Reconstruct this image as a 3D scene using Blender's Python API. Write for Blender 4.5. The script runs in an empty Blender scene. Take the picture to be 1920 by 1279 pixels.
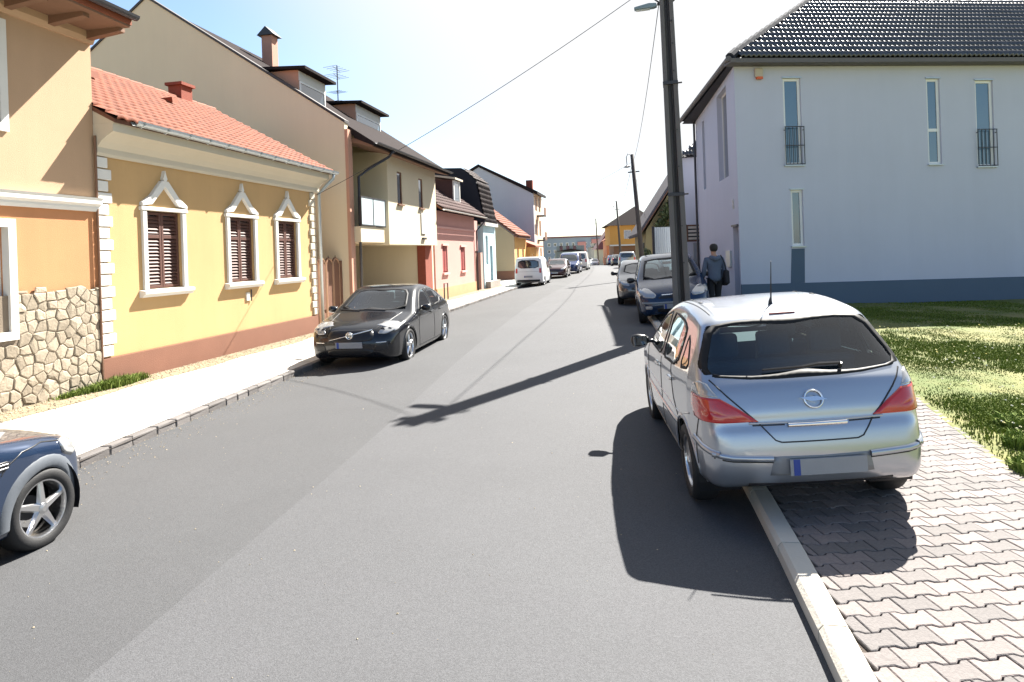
import bpy, bmesh, math, random
import numpy as np
from mathutils import Matrix, Vector
random.seed(7); np.random.seed(7)
SC = bpy.context.scene
COL = SC.collection
R = math.radians
# ------------------------------------------------------------ camera, sky, sun, exposure
ROLL = 0.034
cam_d = bpy.data.cameras.new('camera'); cam = bpy.data.objects.new('camera', cam_d); COL.objects.link(cam)
cam_d.sensor_width = 36.0; cam_d.lens = 1240/1920*36
cam_d.shift_y = -(639.5-475)/1920
cam_d.clip_start = 0.1; cam_d.clip_end = 3000
CAM = Vector((0, 0, 2.1))
cam.matrix_world = Matrix.Translation(CAM) @ Matrix.Rotation(R(90), 4, 'X') @ Matrix.Rotation(-ROLL, 4, 'Z')
SC.camera = cam
SUN_AZ, SUN_EL = R(37), R(45.5)          # azimuth to the right of +Y
world = bpy.data.worlds.new('World'); SC.world = world; world.use_nodes = True
wn = world.node_tree.nodes; wl = world.node_tree.links
bg = wn['Background']
sky = wn.new('ShaderNodeTexSky'); sky.sky_type = 'NISHITA'; sky.sun_disc = False
sky.sun_elevation = SUN_EL; sky.sun_rotation = SUN_AZ
sky.air_density = 1.0; sky.dust_density = .6; sky.ozone_density = 1.5; sky.altitude = 200
# bright haze aureole round the sun, clear blue away from it
geo = wn.new('ShaderNodeTexCoord'); dt = wn.new('ShaderNodeVectorMath'); dt.operation = 'DOT_PRODUCT'; wl.new(geo.outputs['Generated'], dt.inputs[0])
dt.inputs[1].default_value = (math.sin(SUN_AZ)*math.cos(SUN_EL), math.cos(SUN_AZ)*math.cos(SUN_EL), math.sin(SUN_EL))
mr = wn.new('ShaderNodeMapRange'); mr.interpolation_type = 'SMOOTHSTEP'; mr.inputs[1].default_value = .53; mr.inputs[2].default_value = .77
wl.new(dt.outputs['Value'], mr.inputs[0]); vm = wn.new('ShaderNodeMix'); vm.data_type = 'RGBA'; vm.inputs[7].default_value = (4.25, 4.3, 4.4, 1)
wl.new(mr.outputs[0], vm.inputs[0]); wl.new(sky.outputs[0], vm.inputs[6]); wl.new(vm.outputs[2], bg.inputs[0]); bg.inputs[1].default_value = 0.051
sun_d = bpy.data.lights.new('sun', 'SUN'); sun = bpy.data.objects.new('sun', sun_d); COL.objects.link(sun)
sun_d.energy = 5.0; sun_d.angle = R(0.5); sun_d.color = (1.0, 0.955, 0.88)
to_sun = Vector((math.sin(SUN_AZ)*math.cos(SUN_EL), math.cos(SUN_AZ)*math.cos(SUN_EL), math.sin(SUN_EL)))
sun.rotation_euler = to_sun.to_track_quat('Z', 'Y').to_euler(); sun.location = (20, 30, 40)
SC.view_settings.view_transform = 'Standard'; SC.view_settings.look = 'None'
SC.view_settings.exposure = 2.25; SC.view_settings.gamma = 1.0; SC.view_settings.use_curve_mapping = False

# ------------------------------------------------------------ helpers
class MB:
    """collects faces and links them as one mesh object"""
    def __init__(s): s.v = []; s.f = []; s.m = []; s.cur = 0
    def add(s, vs, fs):
        b = len(s.v); s.v += [tuple(p) for p in vs]; s.f += [tuple(i+b for i in f) for f in fs]; s.m += [s.cur]*len(fs); return s
    def quad(s, a, b, c, d): return s.add([a, b, c, d], [(0, 1, 2, 3)])
    def box(s, x0, x1, y0, y1, z0, z1):
        return s.add([(x0,y0,z0),(x1,y0,z0),(x1,y1,z0),(x0,y1,z0),(x0,y0,z1),(x1,y0,z1),(x1,y1,z1),(x0,y1,z1)],
                     [(0,3,2,1),(4,5,6,7),(0,1,5,4),(1,2,6,5),(2,3,7,6),(3,0,4,7)])
    def prism(s, poly, axis, a, b):
        """poly of 2D points; axis x: (y,z), y: (x,z), z: (x,y)"""
        def P(p, t): return (t,p[0],p[1]) if axis == 'x' else (p[0],t,p[1]) if axis == 'y' else (p[0],p[1],t)
        n = len(poly); vs = [P(p, a) for p in poly]+[P(p, b) for p in poly]
        fs = [tuple(range(n))[::-1], tuple(range(n, 2*n))]+[(i,(i+1)%n,n+(i+1)%n,n+i) for i in range(n)]
        return s.add(vs, fs)
    def tube(s, pts, r, n=8, caps=True):
        pts = [Vector(p) for p in pts]; rs = r if isinstance(r, (list, tuple)) else [r]*len(pts)
        base = len(s.v); up = None
        for i, p in enumerate(pts):
            d = (pts[min(i+1,len(pts)-1)]-pts[max(i-1,0)]).normalized()
            if up is None: up = d.orthogonal().normalized()
            up = (up-d*up.dot(d)).normalized(); q = d.cross(up)
            for k in range(n):
                a = 2*math.pi*k/n; s.v.append(tuple(p+(up*math.cos(a)+q*math.sin(a))*rs[i]))
        for i in range(len(pts)-1):
            for k in range(n):
                a = base+i*n; s.f.append((a+k, a+(k+1)%n, a+n+(k+1)%n, a+n+k)); s.m.append(s.cur)
        if caps:
            s.f.append(tuple(base+k for k in range(n))[::-1]); s.m.append(s.cur)
            e = base+(len(pts)-1)*n; s.f.append(tuple(e+k for k in range(n))); s.m.append(s.cur)
        return s
    def lathe(s, prof, n=24, axis='z', c=(0,0,0)):
        """prof: (radius, height)"""
        base = len(s.v)
        for r, h in prof:
            for k in range(n):
                a = 2*math.pi*k/n; p = (r*math.cos(a), r*math.sin(a), h)
                if axis == 'y': p = (p[0], p[2], p[1])
                if axis == 'x': p = (p[2], p[0], p[1])
                s.v.append((p[0]+c[0], p[1]+c[1], p[2]+c[2]))
        for i in range(len(prof)-1):
            for k in range(n):
                a = base+i*n; s.f.append((a+k, a+(k+1)%n, a+n+(k+1)%n, a+n+k)); s.m.append(s.cur)
        return s
    def build(s, name, mat, parent=None, smooth=False, bevel=0, kind=None):
        me = bpy.data.meshes.new(name); me.from_pydata(s.v, [], s.f)
        mats = mat if isinstance(mat, (list, tuple)) else [mat]
        for m in mats: me.materials.append(m)
        if len(mats) > 1: me.polygons.foreach_set('material_index', s.m)
        bm = bmesh.new(); bm.from_mesh(me); bmesh.ops.recalc_face_normals(bm, faces=bm.faces); bm.to_mesh(me); bm.free()
        if smooth: me.polygons.foreach_set('use_smooth', [True]*len(me.polygons))
        o = bpy.data.objects.new(name, me); COL.objects.link(o)
        if parent: o.parent = parent
        if bevel:
            b = o.modifiers.new('bevel', 'BEVEL'); b.width = bevel; b.segments = 2; b.limit_method = 'ANGLE'
        if kind: o['kind'] = kind
        return o
def arr_mesh(name, V, F, mat, parent=None, smooth=False, kind=None):
    """fast mesh from numpy arrays, F is (n,3) or (n,4)"""
    V = np.asarray(V, dtype=np.float32); F = np.asarray(F, dtype=np.int32); k = F.shape[1]
    me = bpy.data.meshes.new(name)
    me.vertices.add(len(V)); me.vertices.foreach_set('co', V.ravel())
    me.loops.add(F.size); me.loops.foreach_set('vertex_index', F.ravel())
    me.polygons.add(len(F)); me.polygons.foreach_set('loop_start', np.arange(0, F.size, k, dtype=np.int32))
    me.polygons.foreach_set('use_smooth', np.full(len(F), smooth))
    me.update(calc_edges=True); me.validate()
    for m in (mat if isinstance(mat, (list, tuple)) else [mat]): me.materials.append(m)
    o = bpy.data.objects.new(name, me); COL.objects.link(o)
    if parent: o.parent = parent
    if kind: o['kind'] = kind
    return o
def empty(name, loc=(0,0,0), rz=0):
    o = bpy.data.objects.new(name, None); COL.objects.link(o); o.location = loc; o.rotation_euler = (0,0,rz); o.empty_display_size = 0.2
    return o
def tag(o, label, cat, group=None):
    o['label'] = label; o['category'] = cat
    if group: o['group'] = group
    return o
def struct(o): o['kind'] = 'structure'; return o
def mw(o): return Matrix.Translation(o.location) @ Matrix.Rotation(o.rotation_euler.z, 4, 'Z')
def inst(name, me, parent, M):
    o = bpy.data.objects.new(name, me); COL.objects.link(o); o.parent = parent; o.matrix_local = M; return o

# ------------------------------------------------------------ materials
MATS = {}
def M(name, col, rough=.8, var=.12, vs=1.2, bump=.15, bs=40, metal=0, spec=.4, coat=0, rnd=0, island=0, speck=0, col2=None, streak=0):
    if name in MATS: return MATS[name]
    m = bpy.data.materials.new(name); m.use_nodes = True; nt = m.node_tree; N = nt.nodes; L = nt.links
    p = N['Principled BSDF']; p.inputs['Roughness'].default_value = rough; p.inputs['Metallic'].default_value = metal
    p.inputs['Specular IOR Level'].default_value = spec; p.inputs['Coat Weight'].default_value = coat; p.inputs['Coat Roughness'].default_value = .03
    tc = N.new('ShaderNodeTexCoord'); src = tc.outputs['Object']
    def noise(scale, det=5, rg=.6):
        nonlocal src
        n = N.new('ShaderNodeTexNoise'); n.inputs['Scale'].default_value = scale; n.inputs['Detail'].default_value = det
        n.inputs['Roughness'].default_value = rg; L.new(src, n.inputs['Vector']); return n.outputs['Fac']
    def math_(op, a, b):
        x = N.new('ShaderNodeMath'); x.operation = op
        for i, q in enumerate((a, b)):
            if isinstance(q, (int, float)): x.inputs[i].default_value = q
            else: L.new(q, x.inputs[i])
        return x.outputs[0]
    val = None
    if var:
        a = noise(vs, 6, .65); val = math_('MULTIPLY_ADD', a, var*2); val.node.inputs[2].default_value = 1-var
    if streak:
        mp = N.new('ShaderNodeMapping'); mp.inputs['Scale'].default_value = (2.6, 2.6, .22); L.new(tc.outputs['Object'], mp.inputs[0]); keep = src; src = mp.outputs[0]
        a = noise(1.0, 7, .7); src = keep; s_ = math_('MULTIPLY_ADD', a, streak*2); s_.node.inputs[2].default_value = 1-streak
        val = s_ if val is None else math_('MULTIPLY', val, s_)
    if speck:
        v = N.new('ShaderNodeTexVoronoi'); v.inputs['Scale'].default_value = bs; L.new(src, v.inputs['Vector'])
        w = N.new('ShaderNodeSeparateColor'); L.new(v.outputs['Color'], w.inputs[0])
        s_ = math_('MULTIPLY_ADD', w.outputs[0], speck*2); s_.node.inputs[2].default_value = 1-speck
        val = s_ if val is None else math_('MULTIPLY', val, s_)
    if rnd:
        oi = N.new('ShaderNodeObjectInfo'); s_ = math_('MULTIPLY_ADD', oi.outputs['Random'], rnd*2); s_.node.inputs[2].default_value = 1-rnd
        val = s_ if val is None else math_('MULTIPLY', val, s_)
    if island:
        g = N.new('ShaderNodeNewGeometry'); s_ = math_('MULTIPLY_ADD', g.outputs['Random Per Island'], island*2); s_.node.inputs[2].default_value = 1-island
        val = s_ if val is None else math_('MULTIPLY', val, s_)
    base = None
    if col2 is not None:
        mx = N.new('ShaderNodeMix'); mx.data_type = 'RGBA'
        mx.inputs[6].default_value = (*col, 1); mx.inputs[7].default_value = (*col2, 1)
        cr = N.new('ShaderNodeMapRange'); cr.inputs[1].default_value = .4; cr.inputs[2].default_value = .62
        if island or rnd:
            if island: L.new(g.outputs['Random Per Island'], cr.inputs[0])
            else: L.new(oi.outputs['Random'], cr.inputs[0])
            cr.inputs[1].default_value = 0; cr.inputs[2].default_value = 1
        else: L.new(noise(vs*.7, 7, .7), cr.inputs[0])
        L.new(cr.outputs[0], mx.inputs[0]); base = mx.outputs[2]
    if val is not None:
        mul = N.new('ShaderNodeMix'); mul.data_type = 'RGBA'; mul.blend_type = 'MULTIPLY'; mul.inputs[0].default_value = 1
        if base is not None: L.new(base, mul.inputs[6])
        else: mul.inputs[6].default_value = (*col, 1)
        cc = N.new('ShaderNodeCombineColor'); [L.new(val, cc.inputs[i]) for i in range(3)]
        L.new(cc.outputs[0], mul.inputs[7]); L.new(mul.outputs[2], p.inputs['Base Color'])
    elif base is not None: L.new(base, p.inputs['Base Color'])
    else: p.inputs['Base Color'].default_value = (*col, 1)
    if bump:
        b = N.new('ShaderNodeBump'); b.inputs['Strength'].default_value = bump; b.inputs['Distance'].default_value = .02
        L.new(noise(bs, 4, .6), b.inputs['Height']); L.new(b.outputs[0], p.inputs['Normal'])
    MATS[name] = m; return m
def glass_mat(name, tint, mirror=1.0, rough=.01):
    m = bpy.data.materials.new(name); m.use_nodes = True; N = m.node_tree.nodes; L = m.node_tree.links
    N.remove(N['Principled BSDF']); out = N['Material Output']
    t = N.new('ShaderNodeBsdfTransparent'); t.inputs[0].default_value = (*tint, 1)
    g = N.new('ShaderNodeBsdfGlossy'); g.inputs['Roughness'].default_value = rough; g.inputs[0].default_value = (.95, .97, 1, 1)
    fr = N.new('ShaderNodeFresnel'); fr.inputs[0].default_value = 1.5
    mu = N.new('ShaderNodeMath'); mu.operation = 'MULTIPLY'; mu.inputs[1].default_value = mirror; mu.use_clamp = True
    L.new(fr.outputs[0], mu.inputs[0])
    mx = N.new('ShaderNodeMixShader'); L.new(mu.outputs[0], mx.inputs[0]); L.new(t.outputs[0], mx.inputs[1]); L.new(g.outputs[0], mx.inputs[2])
    L.new(mx.outputs[0], out.inputs[0]); return m
asphalt = M('asphalt', (.069,.070,.074), .85, .2, .35, .32, 150, speck=.19, spec=.3)
asphalt_old = M('asphalt_lane', (.059,.060,.063), .85, .2, .4, .32, 150, speck=.19, spec=.3)
seal_m = M('window_rubber', (.010,.010,.011), .6, 0, 1, 0, spec=.2)
concrete_walk = M('pale_concrete', (.50,.475,.43), .9, .16, .9, .25, 60, speck=.06)
kerb_grey = M('kerb_granite', (.12,.11,.105), .85, .2, 6, .4, 50, rnd=.25)
kerb_white = M('kerb_concrete', (.48,.45,.39), .85, .14, 3, .25, 45, rnd=.05)
sand = M('joint_sand', (.05,.038,.03), .95, .2, 8, .5, 90)
gravel_base = M('gravel_bed', (.21,.165,.105), .95, .2, 5, .6, 60, speck=.3)
pebble = M('pebble', (.30,.25,.17), .9, .1, 9, .2, 30, island=.4)
paver_m = M('paver_concrete', (.138,.128,.124), .9, .16, 9, .3, 70, rnd=.2, col2=(.158,.133,.124), speck=.1)
paver_s = M('paver_concrete_joined', (.138,.128,.124), .9, .16, 9, .3, 70, island=.2, col2=(.158,.133,.124), speck=.1)
earth = M('earth', (.20,.165,.10), .95, .25, 2, .5, 30, col2=(.13,.13,.055))
lawn_m = M('lawn_soil', (.075,.10,.02), .95, .3, 1.1, .6, 60, col2=(.16,.15,.05))
blade_m = M('grass_blade', (.085,.135,.018), .85, .25, .7, 0, spec=.15, island=.4, col2=(.14,.165,.035))
weed_m = M('weed_leaf', (.08,.135,.02), .9, .2, 3, 0, spec=.1, island=.4, col2=(.16,.19,.05))
petal = M('daisy_petal', (.55,.55,.48), .7, 0, 1, 0, col2=(.75,.62,.12), island=.01)
black_rubber = M('black_rubber', (.016,.016,.017), .65, .1, 8, .15, 90)
black_trim = M('black_trim', (.015,.015,.017), .35, 0, 1, 0)
dark_inside = M('dark_interior', (.055,.058,.06), .8, .1, 5, .1, 60)
seat_m = M('seat_fabric', (.09,.095,.10), .9, .15, 30, .3, 200)
chrome = M('chrome', (.75,.75,.76), .12, 0, 1, 0, metal=1)
alloy = M('alloy', (.62,.62,.63), .28, .06, 9, 0, metal=1)
zinc = M('zinc', (.42,.46,.48), .42, .15, 5, .05, 20, metal=.85)
dark_metal = M('dark_metal', (.05,.05,.055), .5, .12, 5, .1, 40, metal=.6)
white_frame = M('white_frame', (.72,.72,.70), .5, .05, 4, .04, 30)
pane_m = M('window_glass', (.02,.035,.05), .04, 0, 1, 0, spec=.9, coat=1)
pane_b = M('window_glass_blue', (.05,.11,.16), .05, 0, 1, 0, spec=.9, coat=1)
lens_red = M('lens_red', (.42,.012,.010), .12, 0, 1, 0, coat=1)
lens_clear = M('lens_clear', (.36,.36,.36), .12, .05, 20, 0, metal=.4, coat=1)
plate_m = M('plate_white', (.24,.25,.27), .5, .1, 6, 0)
plate_b = M('plate_blue', (.02,.05,.25), .5, 0, 1, 0)
glass_car = glass_mat('car_glass', (.62,.80,.84), 1.5)
glass_front = glass_mat('car_windscreen', (.62,.70,.70), 1.6)
# ------------------------------------------------------------ terrain
KLp = np.array([(-40,-9.5),(-5,-5.9),(0,-5.3),(6.81,-4.62),(11.91,-4.04),(23.4,-2.5),(37.2,-.05),(65,5.2),(80,7.0),(100,8.7),(136,11.2),(200,16),(300,23.)])
KRp = np.array([(-40,-3.0),(-5,.2),(0,.86),(3.02,1.44),(4.98,1.85),(12,2.78),(23.4,4.35),(37.2,6.9),(65,12.0),(80,13.5),(100,15.0),(136,17.6),(200,22.4),(300,30.)])
def smooth_curve(P):
    ys = np.arange(-40, 300.1, .5); xs = np.interp(ys, P[:,0], P[:,1])
    k = np.ones(9)/9; x2 = np.convolve(np.pad(xs, 4, 'edge'), k, 'valid'); x2[:4] = xs[:4]; x2[-4:] = xs[-4:]
    return ys, x2
KLy, KLx = smooth_curve(KLp); KRy, KRx = smooth_curve(KRp)
def kl(y): return np.interp(y, KLy, KLx)
def kr(y): return np.interp(y, KRy, KRx)
def sstep(a, b, x):
    t = np.clip((np.asarray(x, float)-a)/(b-a), 0, 1); return t*t*(3-2*t)
def zg(x, y):
    """height of the street surface"""
    x = np.asarray(x, float); y = np.asarray(y, float)
    lat = x-kl(y); lat = np.clip(lat, 0, 6.8)-.5*np.clip(lat-8.5, 0, 9)
    z = .04*lat*sstep(6.5, 15, y)*(1-sstep(35, 60, y))
    z = z+.22*sstep(38, 62, y)
    d = np.clip(y-60, 0, 75); z = z-.00026*d*d-np.clip(y-135, 0, 200)*.039
    return z
def g(x, y): return float(zg(x, y))
AL = R(10.91); FO = np.array([-6.94, 11.07]); FT = np.array([math.sin(AL), math.cos(AL)]); FN = np.array([-FT[1], FT[0]])
def fline(y): return FO[0]+(y-FO[1])*math.tan(AL)
def grid_sheet(name, ys, xl, xr, nx, zf, mat):
    V = []; F = []
    for j, y in enumerate(ys):
        for i in range(nx+1):
            x = xl(y)+(xr(y)-xl(y))*i/nx; V.append((x, y, zf(x, y)))
    for j in range(len(ys)-1):
        for i in range(nx): a = j*(nx+1)+i; F.append((a, a+1, a+nx+2, a+nx+1))
    return struct(arr_mesh(name, V, F, mat, smooth=True))
ys_all = np.concatenate([np.arange(-30, 20, 1.), np.arange(20, 80, 2.), np.arange(80, 300, 8.)])
ys_far = np.concatenate([np.arange(-120, -30, 10.), ys_all, np.arange(304, 900, 40.)])
V = []; F = []
gx = np.concatenate([np.arange(-600, -40, 40.), np.arange(-40, 60, 2.), np.arange(60, 601, 40.)])
for y in ys_far:
    for x in gx: V.append((x, y, g(x, y)-.12))
nx = len(gx)
for j in range(len(ys_far)-1):
    for i in range(nx-1): a = j*nx+i; F.append((a, a+1, a+nx+1, a+nx))
struct(arr_mesh('ground', V, F, earth, smooth=True))
def crown(x, y):
    t = (x-kl(y))/(kr(y)-kl(y)); return g(x, y)+.05*4*t*(1-t)*(1 if y < 60 else 1)-.0
road = grid_sheet('road', ys_all, lambda y: kl(y)-.02, lambda y: kr(y)+.02, 14, crown, [asphalt, asphalt_old])
road.data.polygons.foreach_set('material_index', [1 if i % 14 < 6 else 0 for i in range(len(road.data.polygons))])      # older left lane
WALK = .10
left_walk = grid_sheet('pavement_left', ys_all, lambda y: fline(y)-1.0, lambda y: kl(y)-.13, 4, lambda x, y: g(x, y)+WALK, concrete_walk)
joint_m = M('pavement_joint', (.20,.18,.15), .95, .2, 5, .2, 40)
for k in range(11):
    y0 = 5.2+k*2.6; a = Vector((float(kl(y0))-.14, y0, 0)); b = Vector((float(fline(y0))+.55, y0+.25, 0)); d = Vector((.0, .009, 0)); q = []
    for t in (0, .25, .5, .75, 1):
        p = a.lerp(b, t); q += [(p.x, p.y-.009, g(p.x, p.y)+WALK+.004), (p.x, p.y+.009, g(p.x, p.y)+WALK+.004)]
    MB().add(q, [(2*i, 2*i+1, 2*i+3, 2*i+2) for i in range(4)]).build('expansion_joint', joint_m, left_walk)
# gravel bed along the houses on the left
grid_sheet('gravel_bed', np.arange(-4, 44, 1.), lambda y: fline(y)-.6, lambda y: fline(y)+.62+.08*math.sin(y*2.1), 3, lambda x, y: g(x, y)+WALK+.008, gravel_base)
# granite kerb blocks on the left
kerbL = struct(empty('kerb_left', (0, 0, 0)))
def rough_block(L_, W_, H_, j=.008, n=3):
    mb = MB(); mb.box(-L_/2, L_/2, -W_/2, W_/2, -H_, 0); me = mb.build('tmp', kerb_grey); d = me.data
    bpy.data.objects.remove(me)
    bm = bmesh.new(); bm.from_mesh(d); bmesh.ops.bevel(bm, geom=bm.edges[:], offset=.012, segments=1, affect='EDGES')
    for v in bm.verts: v.co += Vector((random.uniform(-j,j), random.uniform(-j,j), random.uniform(-j,j)*.6))
    bm.to_mesh(d); bm.free(); return d
kb = [rough_block(l, .13, .2) for l in (.30, .36, .42)]; kl_len = (.30, .36, .42)
y = 4.0; n = 0
while y < 46:
    k = random.randrange(3); L_ = kl_len[k]; yc = y+L_/2; x = float(kl(yc))-.06; a = math.atan2(float(kl(yc+.5)-kl(yc-.5)), 1.)
    inst('kerb_stone', kb[k], kerbL, Matrix.Translation((x, yc, g(x, yc)+WALK+.004)) @ Matrix.Rotation(R(90)-a, 4, 'Z')); y += (L_+.018)*math.cos(a); n += 1
grid_sheet('kerb_bed_left', ys_all, lambda y: kl(y)-.14, lambda y: kl(y)+.01, 1, lambda x, y: g(x, y)+.075, sand)
grid_sheet('kerb_far_left', np.arange(46, 170, 4.), lambda y: kl(y)-.14, lambda y: kl(y)+.01, 1, lambda x, y: g(x, y)+WALK, kerb_white)
# concrete kerb on the right, long pieces
kerbR = struct(empty('kerb_right', (0, 0, 0)))
ks = MB(); ks.prism([(-.075,-.3),(.075,-.3),(.075,-.012),(.063,0),(-.05,0),(-.075,-.03)], 'x', -.49, .49)
kso = ks.build('tmp', kerb_white); ksd = kso.data; bpy.data.objects.remove(kso)
y = -1.45
while y < 44:
    a = math.atan2(float(kr(y+1)-kr(y-.2)), 1.2); yc = y+.5*math.cos(a); x = float(kr(yc))+.075
    inst('kerb_stone', ksd, kerbR, Matrix.Translation((x, yc, g(x, yc)+WALK+.008)) @ Matrix.Rotation(R(90)-a, 4, 'Z') @ Matrix.Rotation(math.pi, 4, 'Z') @ Matrix.Rotation(math.atan2(g(x,yc+.5)-g(x,yc-.5),1), 4, 'Y')); y += .992*math.cos(a)
# paved footway on the right: double-T concrete blocks
LE = np.array([(-30,-5.2),(0,2.35),(5.39,4.12),(8.31,5.04),(12,5.9),(18.9,6.6),(27.3,7.8),(45,10.9)])
def le(y): return np.interp(y, LE[:,0], LE[:,1])
footway = grid_sheet('pavement_right', np.concatenate([np.arange(-20, 20, .5), np.arange(20, 46, 1.)]), lambda y: kr(y)+.12, lambda y: le(y)+.02, 4, lambda x, y: g(x, y)+WALK-.018, sand)
grid_sheet('pavement_far_right', np.arange(45, 170, 3.), lambda y: kr(y), lambda y: kr(y)+3.2, 2, lambda x, y: g(x, y)+WALK, concrete_walk)
PL, PE, PW = .2, .1635, .1165            # length, end width, waist
out = [(-.1,-PE/2),(-.068,-PE/2),(-.042,-PW/2),(.042,-PW/2),(.068,-PE/2),(.1,-PE/2),(.1,PE/2),(.068,PE/2),(.042,PW/2),(-.042,PW/2),(-.068,PE/2),(-.1,PE/2)]
out = [(x*.973, y-math.copysign(.0028, y)) for x, y in out]
def inset(poly, d):
    n = len(poly); res = []
    for i in range(n):
        p0, p1, p2 = [Vector(poly[(i+k) % n]) for k in (-1, 0, 1)]
        e1 = (p1-p0).normalized(); e2 = (p2-p1).normalized(); n1 = Vector((-e1.y, e1.x)); n2 = Vector((-e2.y, e2.x))
        b = (n1+n2); b = b/max(b.dot(n1), .2); res.append(p1+b*d)
    return res
ins = inset(out, .0045); n = 12
pv = [(x, y, -.03) for x, y in out]+[(x, y, -.004) for x, y in out]+[(p.x, p.y, 0) for p in ins]
pf = [(i,(i+1)%n,n+(i+1)%n,n+i) for i in range(n)]+[(n+i,n+(i+1)%n,2*n+(i+1)%n,2*n+i) for i in range(n)]+[tuple(range(2*n, 3*n))]
def half(pv, s):      # cut blocks at the edges of a row
    return [((max(x, 0) if s > 0 else min(x, 0)), y, z) for x, y, z in pv]
pme = bpy.data.meshes.new('paver'); pme.from_pydata(pv, [], pf); pme.materials.append(paver_m)
KD = R(-5)               # the rows do not run quite square to the kerb
ku = Vector((math.cos(KD), -math.sin(KD), 0)); kv = Vector((math.sin(KD), math.cos(KD), 0))
P0 = Vector((float(kr(3.02))+.155, 3.02, 0)); pitch = (PE+PW)/2+.001
cells = []; cut = []
for j in range(-26, 130):
    for i in range(-12, 34):
        p = P0+kv*(j*pitch)+ku*((i+.5*(j % 2))*PL)
        if p.y < -4 or p.y > 21: continue
        d = p.x-(kr(p.y)+.156); e = le(p.y)+.02-p.x
        if d < -.075 or e < -.07: continue
        (cells if d > .099 and e > .099 else cut).append(p if d > .099 and e > .099 else (p, d, e))
cells.sort(key=lambda p: (p-CAM).length if p.y > 2.0 else 50-p.y)
def in_view(p): return p.y > 2.2 and abs(p.x/p.y) < .80
vis = [p for p in cells if in_view(p) and not (p.x < 3.3+.05*p.y and 4.9 < p.y < 9.5)]
indiv = set(id(p) for p in vis[:300]); sv = []; sf = []
base_v = np.array(pv)
for p in cells:
    tilt = (random.uniform(-.006,.006), random.uniform(-.006,.006)); dz = random.uniform(-.0025,.0025)
    Mx = Matrix.Translation((p.x, p.y, g(p.x, p.y)+WALK+dz)) @ Matrix.Rotation(-KD, 4, 'Z') @ Matrix.Rotation(tilt[0], 4, 'X') @ Matrix.Rotation(tilt[1]+(-(g(p.x+.5,p.y)-g(p.x-.5,p.y))), 4, 'Y')
    if id(p) in indiv: inst('paver', pme, footway, Mx)
    else:
        A = np.array(Mx); b = len(sv)*36; sv.append(base_v @ A[:3,:3].T+A[:3,3]); sf += [tuple(i+b for i in f) for f in pf]
for p, d, e in cut:          # blocks trimmed along the kerb
    Mx = Matrix.Translation((p.x, p.y, g(p.x, p.y)+WALK)) @ Matrix.Rotation(-KD, 4, 'Z'); A = np.array(Mx); q = base_v.copy(); q[:,0] = np.clip(q[:,0], -d+.004*(q[:,2] > -.002), max(e, -d+.02))
    b = len(sv)*36; sv.append(q @ A[:3,:3].T+A[:3,3]); sf += [tuple(i+b for i in f) for f in pf]
jm = bpy.data.meshes.new('paver_field'); jm.from_pydata(np.concatenate(sv).tolist(), [], sf); jm.materials.append(paver_s)
jo = bpy.data.objects.new('paver_field', jm); COL.objects.link(jo); jo.parent = footway; jo['kind'] = 'stuff'
# lawn
def lz(x, y): return g(x, y)+WALK+.02*math.sin(x*1.3+y*.7)*min(1, max(0, x-float(le(y)))/.5)-.0
lawn = grid_sheet('lawn', np.arange(-12, 22.6, .5), lambda y: le(y)-.03, lambda y: 34., 60, lz, lawn_m)
def vnoise(x, y, s, seed=0):
    r = np.random.RandomState(seed); T = r.rand(64, 64); x = np.asarray(x)*s+100; y = np.asarray(y)*s+100
    i = np.floor(x).astype(int); j = np.floor(y).astype(int); fx = x-i; fy = y-j; fx = fx*fx*(3-2*fx); fy = fy*fy*(3-2*fy)
    a = T[i%64,j%64]*(1-fx)+T[(i+1)%64,j%64]*fx; b = T[i%64,(j+1)%64]*(1-fx)+T[(i+1)%64,(j+1)%64]*fx; return a*(1-fy)+b*fy
def blades(name, px, py, pz, h, w, mat, lean=.5):
    n = len(px); a = np.random.rand(n)*6.283; l = np.random.rand(n)*6.283; ln = np.random.rand(n)*lean
    dx = np.cos(a)*w/2; dy = np.sin(a)*w/2; ox = np.cos(l)*h*ln; oy = np.sin(l)*h*ln
    V = np.zeros((n, 5, 3)); V[:,0] = np.stack([px-dx, py-dy, pz-.01], 1); V[:,1] = np.stack([px+dx, py+dy, pz-.01], 1)
    V[:,2] = np.stack([px+dx*.75+ox*.4, py+dy*.75+oy*.4, pz+h*.6], 1); V[:,3] = np.stack([px-dx*.75+ox*.4, py-dy*.75+oy*.4, pz+h*.6], 1)
    V[:,4] = np.stack([px+ox, py+oy, pz+h*(1-.3*ln)], 1)
    b = np.arange(n)[:,None]*5; F = np.concatenate([b+[0,1,2], b+[0,2,3], b+[3,2,4]])
    return arr_mesh(name, V.reshape(-1, 3), F, mat, kind='stuff')
N = 260000
yy = 4.6+(np.random.rand(N)**1.5)*15.4; xx = le(yy)+.02+np.random.rand(N)*(.80*yy+1.2-le(yy)).clip(.3, 30)
dens = vnoise(xx, yy, 1.3, 1)*.6+vnoise(xx, yy, 4, 2)*.4
edge = np.clip((xx-le(yy))/.5, 0, 1)
keep = (np.random.rand(N) < np.clip((dens-.18)*1.9, .12, 1)) & (np.random.rand(N) < .12+.88*edge)
xx, yy = xx[keep], yy[keep]; d2 = dens[keep]
hh = (.014+.026*np.random.rand(len(xx)))*(.6+.9*d2)
tag(blades('grass', xx, yy, zg(xx, yy)+WALK, hh, .009+.006*np.random.rand(len(xx)), blade_m, .9), 'short patchy green lawn grass with dry spots beside the white building', 'grass')
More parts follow.
